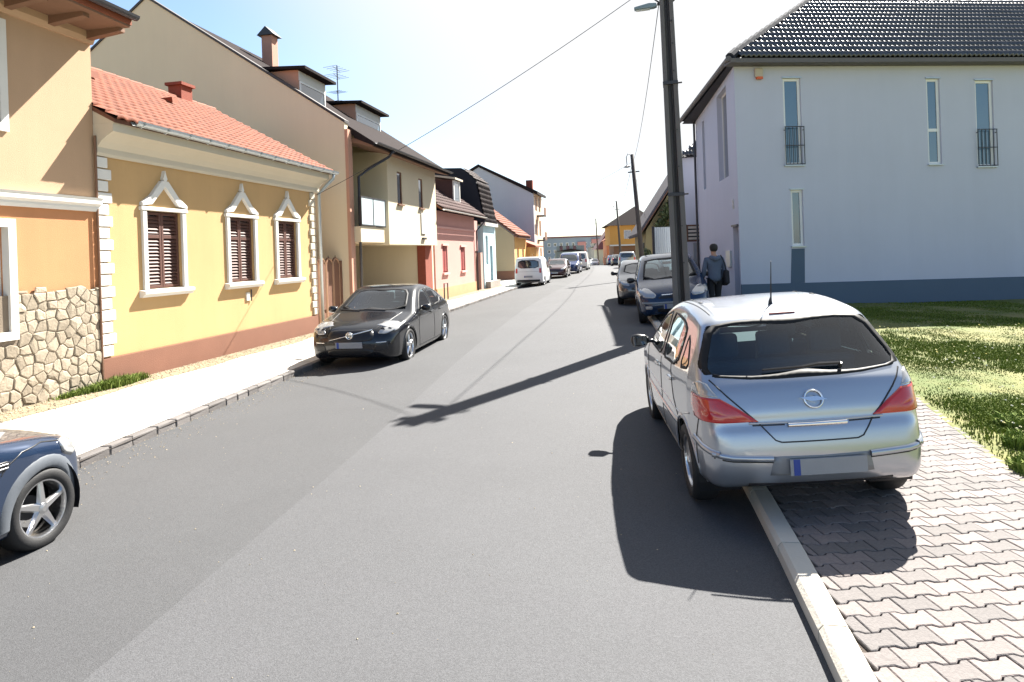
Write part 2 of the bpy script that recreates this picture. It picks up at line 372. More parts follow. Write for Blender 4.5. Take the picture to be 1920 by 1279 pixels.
# taller clumps where the lawn meets the paving
cx = []; cy = []
for (ax, ay, rr, nn) in ((4.55,5.6,.35,900),(4.95,6.3,.3,800),(5.0,5.5,.3,700),(5.3,7.0,.25,500),(4.42,5.05,.22,500),(6.2,6.6,.4,600)):
    r = rr*np.sqrt(np.random.rand(nn)); t = np.random.rand(nn)*6.283; cx.append(ax+r*np.cos(t)); cy.append(ay+r*np.sin(t)*.7)
cx = np.concatenate(cx); cy = np.concatenate(cy)
tag(blades('weed_clumps', cx, cy, zg(cx, cy)+WALK, .05+.09*np.random.rand(len(cx)), .016+.01*np.random.rand(len(cx)), weed_m, 1.0), 'darker leafy weed clumps at the edge of the block paving', 'weeds')
nf = 170; fy = 5.5+np.random.rand(nf)**.8*8; fx = le(fy)+.4+np.random.rand(nf)*(.8*fy-le(fy)-.2).clip(.5, 30); fz = zg(fx, fy)+WALK+.055+.02*np.random.rand(nf)
a = np.linspace(0, 6.283, 7)[:-1]; V = np.zeros((nf, 7, 3)); rr = .009+.005*np.random.rand(nf)
for k in range(6): V[:,k] = np.stack([fx+rr*np.cos(a[k]), fy+rr*np.sin(a[k]), fz+.006*np.sin(a[k])], 1)
V[:,6] = np.stack([fx, fy, fz+.008], 1); b = np.arange(nf)[:,None]*7
tag(arr_mesh('daisies', V.reshape(-1,3), np.concatenate([b+[k,(k+1)%6,6] for k in range(6)]), petal, kind='stuff'), 'tiny white daisies scattered through the lawn', 'flowers')
# pebbles in the gravel bed and loose grit along the left gutter
def pebbles(name, px, py, pz, r, mat):
    n = len(px); oct_ = np.array([(1,0,0),(0,1,0),(-1,0,0),(0,-1,0),(0,0,.7),(0,0,-.5)])
    V = oct_[None]*r[:,None,None]*(.7+.6*np.random.rand(n,6,1)); a = np.random.rand(n)*6.28
    ca, sa = np.cos(a)[:,None], np.sin(a)[:,None]; X = V[:,:,0]*ca-V[:,:,1]*sa; Y = V[:,:,0]*sa+V[:,:,1]*ca
    V = np.stack([X+px[:,None], Y+py[:,None], V[:,:,2]+pz[:,None]], 2); b = np.arange(n)[:,None]*6
    F = np.concatenate([b+f for f in ([0,1,4],[1,2,4],[2,3,4],[3,0,4],[1,0,5],[2,1,5],[3,2,5],[0,3,5])])
    return arr_mesh(name, V.reshape(-1,3), F, mat, kind='stuff')
n = 9000; py = 3+np.random.rand(n)**1.3*22; px = fline(py)+.02+np.random.rand(n)**1.2*.75; k = np.random.rand(n) < np.clip(1.25-(px-fline(py))/.75, 0, 1); px, py = px[k], py[k]
tag(pebbles('pebbles', px, py, zg(px, py)+WALK+.012, .006+.014*np.random.rand(len(px))**2, pebble), 'loose sandy pebbles along the foot of the houses', 'gravel')
n = 1500; py = 3.5+np.random.rand(n)*16; px = kl(py)+.03+np.random.rand(n)**2*.6
tag(pebbles('grit', px, py, zg(px, py)+.016, .003+.007*np.random.rand(n)**2, pebble), 'pale grit and crumbs along the left gutter', 'gravel')
n = 260; py = 2.5+np.random.rand(n)*9; px = kl(py)+.3+np.random.rand(n)*(kr(py)-kl(py)-.5); zz = np.array([crown(a, b) for a, b in zip(px, py)])
tag(pebbles('road_grit', px, py, zz+.002, .003+.006*np.random.rand(n)**3, pebble), 'few stray pale crumbs on the asphalt', 'gravel')
# weed tuft at the foot of the stone cladding
n = 3400; t = np.random.rand(n); sx = .62-1.5*t+.1*np.random.randn(n); off = -.08-.36*np.random.rand(n)*(1-abs(t-.4))
px = FO[0]+FT[0]*sx+FN[0]*off; py = FO[1]+FT[1]*sx+FN[1]*off
hh = (.06+.16*np.random.rand(n))*(1-.9*np.abs(t-.35))
tag(blades('grass_tuft', px, py, zg(px, py)+WALK, hh.clip(.03, .3), .012+.008*np.random.rand(n), weed_m, .9), 'tuft of green grass at the foot of the stone clad wall', 'grass')
# ------------------------------------------------------------ building kit
def xf(mb, Mx):
    mb.v = [tuple(Mx @ Vector(p)) for p in mb.v]; return mb
def wall_face(mb, x0, x1, z0, z1, holes=(), y=0., depth=.18):
    """wall in the plane y facing -y with rectangular openings (x0,x1,z0,z1) and their reveals"""
    xs = sorted({x0, x1, *[h[0] for h in holes], *[h[1] for h in holes]}); zs = sorted({z0, z1, *[h[2] for h in holes], *[h[3] for h in holes]})
    for i in range(len(xs)-1):
        for j in range(len(zs)-1):
            cx, cz = (xs[i]+xs[i+1])/2, (zs[j]+zs[j+1])/2
            if any(h[0] < cx < h[1] and h[2] < cz < h[3] for h in holes): continue
            mb.quad((xs[i],y,zs[j]), (xs[i+1],y,zs[j]), (xs[i+1],y,zs[j+1]), (xs[i],y,zs[j+1]))
    d = y+depth
    for a, b, c, e in holes:
        mb.quad((a,y,c),(a,d,c),(a,d,e),(a,y,e)); mb.quad((b,y,c),(b,y,e),(b,d,e),(b,d,c))
        mb.quad((a,y,e),(a,d,e),(b,d,e),(b,y,e)); mb.quad((a,y,c),(b,y,c),(b,d,c),(a,d,c))
    return mb
def shell(mb, x0, x1, y1, z0, z1, y=0.):
    """side and back walls behind a wall_face"""
    mb.quad((x0,y,z0),(x0,y1,z0),(x0,y1,z1),(x0,y,z1)); mb.quad((x1,y,z0),(x1,y,z1),(x1,y1,z1),(x1,y1,z0)); mb.quad((x0,y1,z0),(x1,y1,z0),(x1,y1,z1),(x0,y1,z1)); return mb
def frame_box(mb, x0, x1, z0, z1, w, y0, y1):
    mb.box(x0, x0+w, y0, y1, z0, z1); mb.box(x1-w, x1, y0, y1, z0, z1); mb.box(x0+w, x1-w, y0, y1, z0, z0+w); mb.box(x0+w, x1-w, y0, y1, z1-w, z1); return mb
def window(root, x0, x1, z0, z1, fm, pm, y=.10, fw=.06, mull=None, trans=None, sill=None, sill_m=None, Mx=None):
    mb = frame_box(MB(), x0, x1, z0, z1, fw, y, y+.06)
    if mull: mb.box(mull-fw*.5, mull+fw*.5, y+.005, y+.055, z0+fw, z1-fw)
    if trans: mb.box(x0+fw, x1-fw, y+.003, y+.057, trans-fw*.6, trans+fw*.6)
    if Mx: xf(mb, Mx)
    f = mb.build('window', fm, root)
    zs = [z0+fw]+([trans-fw*.6, trans+fw*.6] if trans else [])+[z1-fw]
    for k in range(0, len(zs), 2):
        p = MB().box(x0+fw, x1-fw, y+.025, y+.035, zs[k], zs[k+1])
        if Mx: xf(p, Mx)
        p.build('pane', pm, f)
    if sill:
        s = MB().box(x0-.05, x1+.05, -sill, y+.02, z0-.05, z0-.002)
        if Mx: xf(s, Mx)
        s.build('sill', sill_m or fm, f)
    return f
def tile_mesh(name, w, l, h, humps=1, mat=None):
    n = 6*humps; V = []; F = []
    def pr(t): return h*(.5-.5*math.cos(2*math.pi*t*humps))
    for row, (vv, up) in enumerate(((0, -.016), (0, .046), (l*1.06, .0))):
        for i in range(n+1): t = i/n; V.append(((t-.5)*w*1.02, vv, pr(t)+up))
    for r in range(2):
        for i in range(n): a = r*(n+1)+i; F.append((a, a+1, a+n+2, a+n+1))
    me = bpy.data.meshes.new(name); me.from_pydata(V, [], F); me.materials.append(mat)
    me.polygons.foreach_set('use_smooth', [True]*len(me.polygons)); return me, np.array(V), F
def tile_roof(root, host, O, U, V_, inside, tw, tl, h, mat, mat_j, humps=1, nind=300, off=.01):
    U = Vector(U).normalized(); V_ = Vector(V_).normalized(); Nn = U.cross(V_).normalized(); me, bv, bf = tile_mesh('roof_tile', tw, tl, h, humps, mat); O = Vector(O)
    W = mw(root); cells = []
    for j in range(0, 60):
        for i in range(-60, 140):
            p = O+U*((i+.5)*tw)+V_*(j*tl)
            if inside((i+.5)*tw, (j+.45)*tl): cells.append((p, ((W @ p)-CAM).length))
    cells.sort(key=lambda c: c[1])
    A = Matrix((U, V_, Nn)).transposed().to_4x4(); sv = []; sf = []
    for k, (p, d) in enumerate(cells):
        Mx = Matrix.Translation(p+Nn*(off+random.uniform(0, .006))) @ A @ Matrix.Rotation(random.uniform(-.008,.008), 4, 'Z')
        if k < nind: inst('roof_tile', me, host, Mx)
        else:
            a = np.array(Mx); b = len(sv)*len(bv); sv.append(bv @ a[:3,:3].T+a[:3,3]); sf += [tuple(q+b for q in f) for f in bf]
    if sv:
        jm = bpy.data.meshes.new('roof_tile_field'); jm.from_pydata(np.concatenate(sv).tolist(), [], sf); jm.materials.append(mat_j)
        jm.polygons.foreach_set('use_smooth', [True]*len(jm.polygons))
        o = bpy.data.objects.new('roof_tile_field', jm); COL.objects.link(o); o.parent = host; o['kind'] = 'stuff'
def froot(name, s, off=0, z=0.):
    p = FO+FT*s+FN*off; return empty(name, (p[0], p[1], z), R(90)-AL)
def gutter(mb, x0, x1, y, z, r=.07):
    n = 6
    pts = [(y+r*math.cos(math.pi+math.pi*k/n), z+r*math.sin(math.pi+math.pi*k/n)) for k in range(n+1)]
    inn = [(y+(r-.008)*math.cos(math.pi+math.pi*k/n), z+(r-.008)*math.sin(math.pi+math.pi*k/n)) for k in range(n, -1, -1)]
    return mb.prism(pts+inn, 'x', x0, x1)
stucco_peach = M('stucco_peach', (.40,.265,.165), .92, .10, .8, .25, 70, streak=.08)
stucco_orange = M('stucco_orange', (.42,.19,.085), .92, .12, .9, .25, 70, streak=.08)
stucco_yellow = M('stucco_yellow', (.43,.275,.125), .92, .12, .7, .25, 60, streak=.10)
plinth_brown = M('plinth_brown', (.17,.077,.048), .9, .16, 1.2, .3, 50)
white_trim = M('white_trim', (.58,.565,.53), .8, .08, 3, .12, 40)
cream_trim = M('cream_trim', (.47,.42,.33), .85, .08, 2, .12, 40)
stone_m = M('cladding_stone', (.27,.225,.165), .9, .22, 7, .5, 30, rnd=.22, col2=(.29,.245,.185))
mortar = M('mortar', (.17,.135,.10), .95, .2, 6, .5, 60)
shutter_m = M('shutter_brown', (.085,.036,.026), .6, .15, 8, .12, 60)
tile_red = M('tile_red', (.185,.050,.021), .8, .14, 6, .2, 60, rnd=.15)
tile_red_j = M('tile_red_joined', (.185,.050,.021), .8, .14, 6, .2, 60, island=.15)
roof_under = M('roof_underlay', (.12,.05,.03), .9, .1, 4, 0)
brick_red = M('brick_red', (.22,.055,.032), .9, .25, 9, .4, 40)
wood_brown = M('gate_wood', (.155,.075,.045), .7, .2, 5, .25, 30)
wood_soffit = M('soffit_wood', (.16,.085,.05), .75, .15, 5, .15, 40)
# ---- orange house with stone cladding (x=0 at the party wall, negative towards the camera)
H0 = tag(froot('town_house', 0), 'tall peach and orange house with rough stone cladding and white cornice', 'house')
mb = wall_face(MB(), -9, 0, 3.2, 6.0, [(-2.9,-1.66,4.21,5.60)]); shell(mb, -9, -.001, 8, 3.2, 6.0); mb.build('upper_wall', stucco_peach, H0)
mb = wall_face(MB(), -9, 0, -.4, 3.2, [(-2.9,-1.62,1.22,2.72)]); shell(mb, -9, -.001, 8, -.4, 3.2); mb.build('lower_wall', stucco_orange, H0)
mb = MB().prism([(.05,3.03),(-.05,3.03),(-.07,3.08),(-.07,3.11),(-.12,3.15),(-.12,3.21),(-.14,3.25),(.05,3.27)], 'x', -9, .02); mb.build('cornice', white_trim, H0)
window(H0, -2.9, -1.66, 4.21, 5.60, white_frame, pane_b, y=.1, mull=-2.28)
mb = frame_box(MB(), -3.02, -1.54, 4.1, 5.72, .12, -.04, .05); mb.build('window_surround', white_trim, H0)
window(H0, -2.9, -1.62, 1.22, 2.72, white_frame, pane_b, y=.1, mull=-2.26)
mb = frame_box(MB(), -3.05, -1.52, 1.10, 2.84, .12, -.075, .05); mb.build('window_surround', white_trim, H0)
mb = MB().prism([(.05,5.82),(-.06,5.82),(-.10,5.9),(-.10,6.0),(.05,6.0)], 'x', -9, .0); mb.build('eaves_moulding', stucco_peach, H0)
mb = MB().box(-9, -.09, -.86, .02, 6.002, 6.04); mb.build('soffit', wood_soffit, H0)
for k in range(12):
    x = -.1-k*.72; MB().prism([(-.72,5.94),(-.72,6.002),(.02,6.002),(.02,5.86)], 'x', x-.07, x+.05).build('rafter_end', wood_soffit, H0)
rf = MB().prism([(-.88,6.04),(-.88,6.16),(4.2,8.9),(9,6.1),(9,6.04)], 'x', -9, -.08).build('roof', tile_red, H0)
mb = gutter(MB(), -9, -.06, -.95, 6.18, .075); mb.build('gutter', dark_metal, H0)
# stone cladding: every stone its own piece
backing = MB().box(-9, -.012, -.03, -.002, -.3, 1.74).build('stone_cladding', mortar, H0)
def clip_cell(poly, p, q):
    mid = (p+q)/2; n = q-p; res = []
    for i in range(len(poly)):
        a, b = poly[i], poly[(i+1) % len(poly)]; da, db = np.dot(a-mid, n), np.dot(b-mid, n)
        if da <= 0: res.append(a)
        if da*db < 0: res.append(a+(b-a)*da/(da-db))
    return res
rs = np.random.RandomState(4); pts = []
for i in range(-18, 2):
    for j in range(-3, 13): pts.append(np.array([i*.18+rs.uniform(-.075,.075)+.09*(j%2), j*.155+rs.uniform(-.06,.06)]))
for p in pts:
    if not (-2.9 < p[0] < -.02 and -.25 < p[1] < 1.86): continue
    if -3.06 < p[0] < -1.53 and p[1] > 1.1: continue
    topz = 1.80+.06*math.sin(p[0]*9); poly = [np.array(q) for q in ((-3.3,-.3),(-.015,-.3),(-.015,topz),(-3.3,topz))]
    if p[0] < -1.5 and p[1] < 1.2: poly[2][1] = poly[3][1] = min(topz, 1.6) if p[0] > -1.7 else 1.09
    for q in pts:
        if q is not p and np.hypot(*(q-p)) < .75: poly = clip_cell(poly, p, q)
        if len(poly) < 3: break
    if len(poly) < 3: continue
    c = sum(poly)/len(poly); n = len(poly); th = rs.uniform(.016,.036); o1 = []; o2 = []
    for q in poly:
        d = q-c; L_ = np.hypot(*d)
        o1.append(c+d*max(.3, 1-.008/max(L_, .02))+rs.uniform(-.006,.006,2)); o2.append(c+d*max(.25, 1-rs.uniform(.018,.032)/max(L_, .03)))
    V = [(a[0], -.02, a[1]) for a in o1]+[(a[0], -.02-th*rs.uniform(.6,.85), a[1]) for a in o1]+[(a[0], -.02-th*rs.uniform(.9,1.15), a[1]) for a in o2]+[(c[0], -.02-th*rs.uniform(1.0,1.3), c[1])]
    F = []
    for i in range(n):
        k = (i+1) % n; F += [(i,k,n+k,n+i), (n+i,n+k,2*n+k,2*n+i), (2*n+i,2*n+k,3*n)]
    MB().add(V, F).build('stone', stone_m, backing)
# ---- yellow house
H1 = tag(froot('cottage', 0), 'single storey yellow house with red tile roof, white quoins and three shuttered windows', 'house')
W1 = [(1.12,2.08),(3.63,4.59),(5.62,6.58)]; LX = 7.55
mb = wall_face(MB(), 0.002, LX, .56, 4.0, [(a,b,1.66,3.12) for a, b in W1]); shell(mb, .002, LX, 6.6, .56, 4.0)
mb.quad((LX,0,4.0),(LX,6.6,4.0),(LX,3.3,6.45),(LX,3.3,6.45)); mb.build('wall', stucco_yellow, H1)
MB().box(.004, LX+.03, -.06, 6.6, -.3, .555).build('plinth', plinth_brown, H1)
MB().prism([(.02,3.98),(-.05,3.98),(-.07,4.03),(-.07,4.12),(-.16,4.22),(-.27,4.30),(-.38,4.36),(-.38,4.495),(.02,4.495)], 'x', .004, LX+.25).build('cornice', cream_trim, H1)
MB().prism([(-.40,4.497),(-.40,4.56),(.0,4.775),(.0,4.497)], 'x', .004, LX+.3).build('eaves_board', cream_trim, H1)
for side in (0, 1):
    for k in range(17):
        z0 = .585+k*.2; w = (.24 if side == 0 else .2)+(.075 if k % 2 else 0)
        x0, x1 = (.01, w) if side == 0 else (LX-w, LX+.03)
        MB().box(x0, x1, -.045, .1, z0, z0+.178).build('quoin', white_trim if side == 0 else cream_trim, H1, bevel=.012)
for wi, (a, b) in enumerate(W1):
    m_ = (a+b)/2; w = MB()
    w.box(a-.105, a, -.05, .03, 1.66, 3.12); w.box(b, b+.105, -.05, .03, 1.66, 3.12); w.box(a-.15, b+.15, -.065, .03, 3.12, 3.19)
    hw = (b-a)/2+.13
    w.prism([(m_-hw,3.2),(m_-hw,3.26),(m_-hw*.62,3.40),(m_-.09,3.70),(m_+.09,3.70),(m_+hw*.62,3.40),(m_+hw,3.26),(m_+hw,3.2),(m_+.36,3.235),(m_,3.585),(m_-.36,3.235)], 'y', -.07, .03)
    f = w.build('window_surround', white_trim, H1, bevel=.008)
    MB().prism([(m_,3.66),(m_+.055,3.74),(m_+.03,3.80),(m_,3.90),(m_-.03,3.80),(m_-.055,3.74)], 'y', -.075, .02).build('finial', white_trim, f)
    MB().prism([(.05,1.52),(-.075,1.52),(-.10,1.56),(-.13,1.58),(-.13,1.64),(.05,1.662)], 'x', a-.2, b+.2).build('sill', white_trim, f, bevel=.006)
    MB().box(a, b, .15, .17, 1.66, 3.12).build('pane', pane_m, f)
    for s in range(2):
        x0, x1 = (a+.012, m_-.006) if s == 0 else (m_+.006, b-.012)
        fr = frame_box(MB(), x0, x1, 1.675, 3.105, .052, .055, .105); fr.box(x0+.052, x1-.052, .057, .103, 2.61, 2.68)
        sh = fr.build('shutter', shutter_m, H1, bevel=.004)
        sl = bpy.data.meshes.new('slat'); q = MB().prism([(.06,-.028),(.068,-.034),(.105,.02),(.098,.028)], 'x', x0+.052, x1-.052); sl.from_pydata(q.v, [], q.f); sl.materials.append(shutter_m)
        for k in range(13): inst('slat', sl, sh, Matrix.Translation((0, 0, 1.775+k*.0665)))
        for k in range(5): inst('slat', sl, sh, Matrix.Translation((0, 0, 2.735+k*.0665)))
MB().box(4.2, 4.32, -.03, .02, 1.22, 1.4).build('meter_cover', white_trim, H1); MB().tube([(4.38,-.03,1.47),(4.38,-.03,1.2)], .015, 6).build('vent_pipe', dark_metal, H1)
rr = MB().prism([(-.42,4.50),(-.42,4.57),(3.3,6.60),(7.2,4.57),(7.2,4.50),(3.3,6.50)], 'x', -.005, LX+.42).build('roof', roof_under, H1)
sl_ = Vector((0, 3.75, 2.05)); tile_roof(H1, rr, (-.005,-.47,4.55), (1,0,0), sl_, lambda u, v: 0 <= u < LX+.42 and v < sl_.length, .232, .262, .035, tile_red, tile_red_j)
for k in range(19): MB().tube([(k*.42,3.3,6.60),(k*.42+.44,3.3,6.615)], .10, 10).build('ridge_tile', tile_red, rr)
for x, v in ((2.2,2.9),(4.6,2.9)):
    p = Vector((x,-.45,4.6))+sl_.normalized()*v; MB().prism([(p.y-.14,p.z+.0),(p.y-.12,p.z+.14),(p.y+.18,p.z+.13)], 'x', x-.1, x+.1).build('vent_tile', tile_red, rr)
ch = MB().box(6.4, 6.85, 3.15, 3.55, 5.8, 6.98).build('chimney', brick_red, H1); MB().box(6.34, 6.91, 3.09, 3.61, 6.981, 7.06).build('chimney_cap', brick_red, ch)
gt = gutter(MB(), .35, LX+.48, -.505, 4.58, .085).build('gutter', zinc, H1)
for k in range(13):
    x = .5+k*.6; MB().tube([(x,-.598,4.585),(x,-.585,4.53),(x,-.505,4.488),(x,-.42,4.54)], .012, 5).build('gutter_bracket', zinc, gt)
MB().tube([(LX+.30,-.505,4.52),(LX+.30,-.48,4.38),(LX+.20,-.25,4.12),(LX+.16,-.10,3.95),(LX+.16,-.10,.15)], .045, 10).build('downpipe', zinc, H1, smooth=True)
MB().tube([(-.02,-.05,4.3),(-.02,-.05,.1)], .02, 8).build('cable_conduit', wood_soffit, H1)
# ---- timber gate between yellow and beige house
GT = tag(froot('yard_gate', 7.75, .25), 'brown timber yard gate with round arched panels beside the yellow house', 'gate')
for k in range(4):
    x0 = .02+k*.46; x1 = x0+.46; m_ = (x0+x1)/2; r = .2
    arch = [(m_-r, .12), (m_+r, .12)]+[(m_+r*math.cos(math.pi*q/8), 1.92+r*math.sin(math.pi*q/8)) for q in range(9)]
    o2 = [(m_-r-.035, .08), (m_+r+.035, .08)]+[(m_+(r+.035)*math.cos(math.pi*q/8), 1.92+(r+.045)*math.sin(math.pi*q/8)) for q in range(9)]
    lf = MB().prism(o2, 'y', .02, .05).build('gate_leaf', wood_brown, GT)
    rim = MB(); rim.tube([(p[0], .01, p[1]) for p in arch[1:]+arch[:1]], .028, 6); rim.build('arch_moulding', M('gate_moulding', (.33,.19,.11), .7, .2, 5, .2, 30), lf)
    for q in range(4): MB().box(m_-.17+q*.088, m_-.17+q*.088+.08, -.002, .018, .62, 1.9+.18*math.sin(math.pi*(q+.5)/4)).build('board', wood_brown, lf)
    MB().box(m_-.17, m_+.17, -.003, .019, .16, .52).build('lower_panel', wood_brown, lf)
    MB().tube([(m_,.03,2.12),(m_,.03,2.22)], .012, 6).build('finial', dark_metal, lf)
MB().box(-.18, .0, -.02, .1, 0, 2.05).build('gate_post', wood_brown, GT); MB().box(1.88, 1.99, -.02, .1, 0, 2.05).build('gate_post', wood_brown, GT)
# ---- large beige house with oriel, balcony and dormers
stucco_beige = M('stucco_beige', (.64,.555,.40), .92, .07, .5, .15, 60, streak=.05)
stucco_cream = M('stucco_cream', (.53,.46,.33), .92, .06, .6, .12, 60, streak=.05)
salmon = M('stucco_salmon', (.44,.24,.165), .9, .1, 1, .15, 60)
tile_dark = M('tile_dark', (.022,.017,.017), .95, .2, 7, .5, 18, spec=.08)
S2 = 9.75; H2 = tag(froot('large_house', S2), 'large beige house with tall gable, dormers, glass balcony and open passage', 'house')
gab = [(0,-.2),(0,6.2),(6.87,10.78),(13.5,6.0),(13.5,-.2)]
gabp = [(0,-.2),(0,6.36),(6.87,10.98),(13.5,6.2),(13.5,-.2)]
MB().prism(gabp, 'x', 0, .25).build('gable_wall', stucco_beige, H2)
MB().prism(gab, 'x', 8.35, 8.6).build('gable_wall', stucco_cream, H2)
MB().box(-.015, .30, -.10, -.001, -.2, 6.15).build('pilaster', salmon, H2)
mb = wall_face(MB(), .25, 2.75, .1, 2.7, [(.45,.95,.9,2.3),(1.25,1.75,1.0,2.2),(1.95,2.6,.1,2.25)], y=1.5); mb.build('ground_floor_wall', salmon, H2)
window(H2, .45, .95, .9, 2.3, wood_brown, pane_m, y=1.58); window(H2, 1.25, 1.75, 1.0, 2.2, wood_brown, pane_m, y=1.58)
MB().box(1.95, 2.6, 1.58, 1.63, .1, 2.25).build('door', wood_brown, H2)
MB().box(.26, 2.74, .5, 1.49, -.1, .35).build('step', plinth_brown, H2)
MB().box(2.5, 2.75, 1.5, 8, .1, 2.7).build('passage_wall', salmon, H2)
MB().box(7.5, 8.34, .35, 8, .55, 2.7).build('passage_wall', stucco_beige, H2); MB().box(7.47, 8.345, .34, 8, -.2, .55).build('plinth', plinth_brown, H2)
MB().box(7.45, 8.36, -.02, .34, -.2, 2.6).build('brick_pillar', brick_red, H2)
MB().box(2.75, 7.5, 7.6, 7.8, -.2, 2.7).build('passage_end_wall', stucco_beige, H2)
MB().box(.251, 8.349, 0.001, 8, 2.62, 2.78).build('floor_slab', stucco_cream, H2)
B1 = [(3.7,4.2,4.05,5.25),(6.1,6.6,4.05,5.25)]
mb = wall_face(MB(), 2.75, 8.349, 2.56, 5.85, B1, y=-.28); mb.quad((2.75,-.28,2.56),(2.75,1.3,2.56),(2.75,1.3,5.85),(2.75,-.28,5.85)); mb.quad((8.349,-.28,2.56),(8.349,.5,2.56),(8.349,.5,5.85),(8.349,-.28,5.85)); mb.quad((2.75,-.28,2.56),(8.349,-.28,2.56),(8.349,.5,2.56),(2.75,.5,2.56)); mb.build('oriel', stucco_cream, H2)
for b in B1: window(H2, *b, wood_brown, pane_m, y=-.26, fw=.05); MB().box(b[0]-.06, b[1]+.06, -.36, -.2, 4.0, 4.048).build('sill', wood_brown, H2)
MB().box(6.25, 6.75, -.32, -.285, 3.02, 3.85).build('wall_panel', white_trim, H2); MB().box(6.3, 6.7, -.36, -.285, 2.78, 2.86).build('wall_vent', dark_metal, H2)
mb = wall_face(MB(), .25, 2.75, 2.78, 5.9, [(.6,1.5,2.8,4.95)], y=1.3); mb.build('balcony_wall', stucco_beige, H2)
window(H2, .6, 1.5, 2.8, 4.95, wood_brown, pane_m, y=1.38)
bal = MB(); bal.box(.25, 2.2, -.32, .0, 2.62, 3.12); bal.build('balcony_parapet', stucco_cream, H2)
rl = frame_box(MB(), .25, 2.3, 3.14, 4.08, .04, -.36, -.32); rl.box(1.22, 1.26, -.358, -.322, 3.18, 4.04); rl.box(2.26, 2.3, -.32, .0, 3.14, 3.18); rl.box(2.26, 2.3, -.32, 0, 4.04, 4.08)
rl = rl.build('balcony_rail', dark_metal, H2)
frost = M('frosted_glass', (.50,.58,.60), .25, .05, 5, 0, spec=.6, coat=.6)
for a, b in ((.29,1.22),(1.26,2.26)): MB().box(a, b, -.348, -.335, 3.18, 4.04).build('glass_panel', frost, rl)
MB().box(2.268, 2.285, -.318, -.002, 3.185, 4.035).build('glass_panel', frost, rl)
rf = MB().prism([(-.85,5.62),(-.85,5.74),(6.87,10.93),(14,6.0),(14,5.88),(6.87,10.79),(-.2,5.95),(-.2,5.90)], 'x', .252, 8.75).build('roof', tile_dark, H2)
MB().prism([(-.80,5.60),(-.80,5.66),(.3,6.1),(.3,5.84),(-.02,5.80)], 'x', .26, 8.7).build('soffit', wood_soffit, H2)
MB().prism([(-.03,6.362),(-.03,6.44),(6.87,11.07),(13.5,6.29),(13.5,6.202),(6.87,10.982)], 'x', -.04, .29).build('verge', M('verge_dark', (.05,.045,.045), .6, .1, 4, .1, 40), H2)
gutter(MB(), .3, 8.8, -.93, 5.74, .065).build('gutter', dark_metal, H2)
MB().tube([(1.75,-.92,5.68),(1.7,-.75,5.45),(.7,-.45,4.95),(.45,-.22,4.7),(.42,-.20,.1)], .045, 8).build('downpipe', dark_metal, H2, smooth=True)
def dormer(root, x0, x1, yf, zf, zt, cheek, face):
    slope = .667; yb = yf+(zt-zf)/slope+.35
    d = MB().prism([(yf,zf),(yf,zt),(yb,zt),(yb,zt-.02)], 'x', x0, x1).build('dormer', cheek, root)
    MB().prism([(yf-.35,zt-.03),(yf-.35,zt+.06),(yb+.5,zt+.22),(yb+.5,zt+.12)], 'x', x0-.18, x1+.18).build('dormer_roof', tile_dark, d)
    MB().box(x0+.02, x1-.02, yf-.03, yf-.001, zt-.34, zt-.04).build('shutter_box', white_trim, d)
    fr = frame_box(MB(), x0+.05, x1-.05, zf+.05, zt-.35, .06, yf-.04, yf-.002).build('window', white_frame, d)
    MB().box(x0+.11, x1-.11, yf-.02, yf-.004, zf+.11, zt-.41).build('pane', face, fr) if False else MB().box(x0+.11, x1-.11, yf-.02, yf-.004, zf+.11, zt-.41).build('dormer_pane', face, d)
dormer(H2, .35, 2.2, 1.7, 7.1, 8.25, salmon, pane_m); dormer(H2, 4.7, 7.2, 1.7, 6.9, 8.1, salmon, pane_b)
c = MB().box(5.0, 5.45, 5.3, 5.75, 9.0, 11.2).build('chimney', M('chimney_plaster', (.42,.22,.16), .9, .15, 3, .2, 40), H2)
MB().prism([(5.15,11.2),(5.9,11.2),(5.52,11.55)], 'x', 4.9, 5.55).build('chimney_cap', dark_metal, c)
AE = tag(empty('tv_aerial', tuple(FO+FT*(S2+6.2)+FN*3.1)+(8.1,), R(90)-AL), 'rooftop television aerial on a mast above the dormer', 'aerial')
MB().tube([(0,0,0),(0,0,2.0)], .022, 6).build('mast', dark_metal, AE)
for z, l, sp in ((1.85,1.0,.3),(1.55,.9,.3),(.9,.6,.25),(.5,.6,.2)):
    m_ = MB(); m_.tube([(-l*.6,-.1,z-.05),(l*.6,.15,z+.05)], .012, 5); b = m_.build('boom', dark_metal, AE)
    for k in range(5):
        t = -1+k*.5; MB().tube([(l*.6*t-.08,-.3,z+.05*t),(l*.6*t+.08,.35,z+.05*t)], .007, 4).build('element', dark_metal, AE)
# ---- pink house
pink = M('stucco_pink', (.47,.245,.21), .92, .1, .8, .2, 60); pink_t = M('pink_trim', (.58,.33,.29), .9, .06, 3, .1, 60)
red_frame = M('red_frame', (.24,.05,.045), .6, .1, 5, .1, 50)
tile_brown = M('tile_brown', (.06,.03,.027), .9, .15, 6, .3, 30, rnd=.2); tile_brown_j = M('tile_brown_joined', (.06,.03,.027), .9, .15, 6, .3, 30, island=.2)
S3 = 18.4; H3 = tag(froot('cottage', S3), 'low pink house with brown tile roof, one dormer and red framed windows', 'house')
P3 = [(1.35,2.15,1.3,2.55),(4.5,5.35,1.3,2.5)]
mb = wall_face(MB(), .22, 7.5, .62, 4.15, P3); shell(mb, .22, 7.5, 7, .62, 4.15); mb.build('wall', pink, H3)
MB().box(.22, 7.52, -.05, 7, -.2, .62).build('plinth', M('plinth_ochre', (.42,.25,.13), .9, .15, 2, .25, 50), H3)
MB().box(.22, 7.5, -.04, .0, 3.35, 3.45).build('string_course', pink_t, H3)
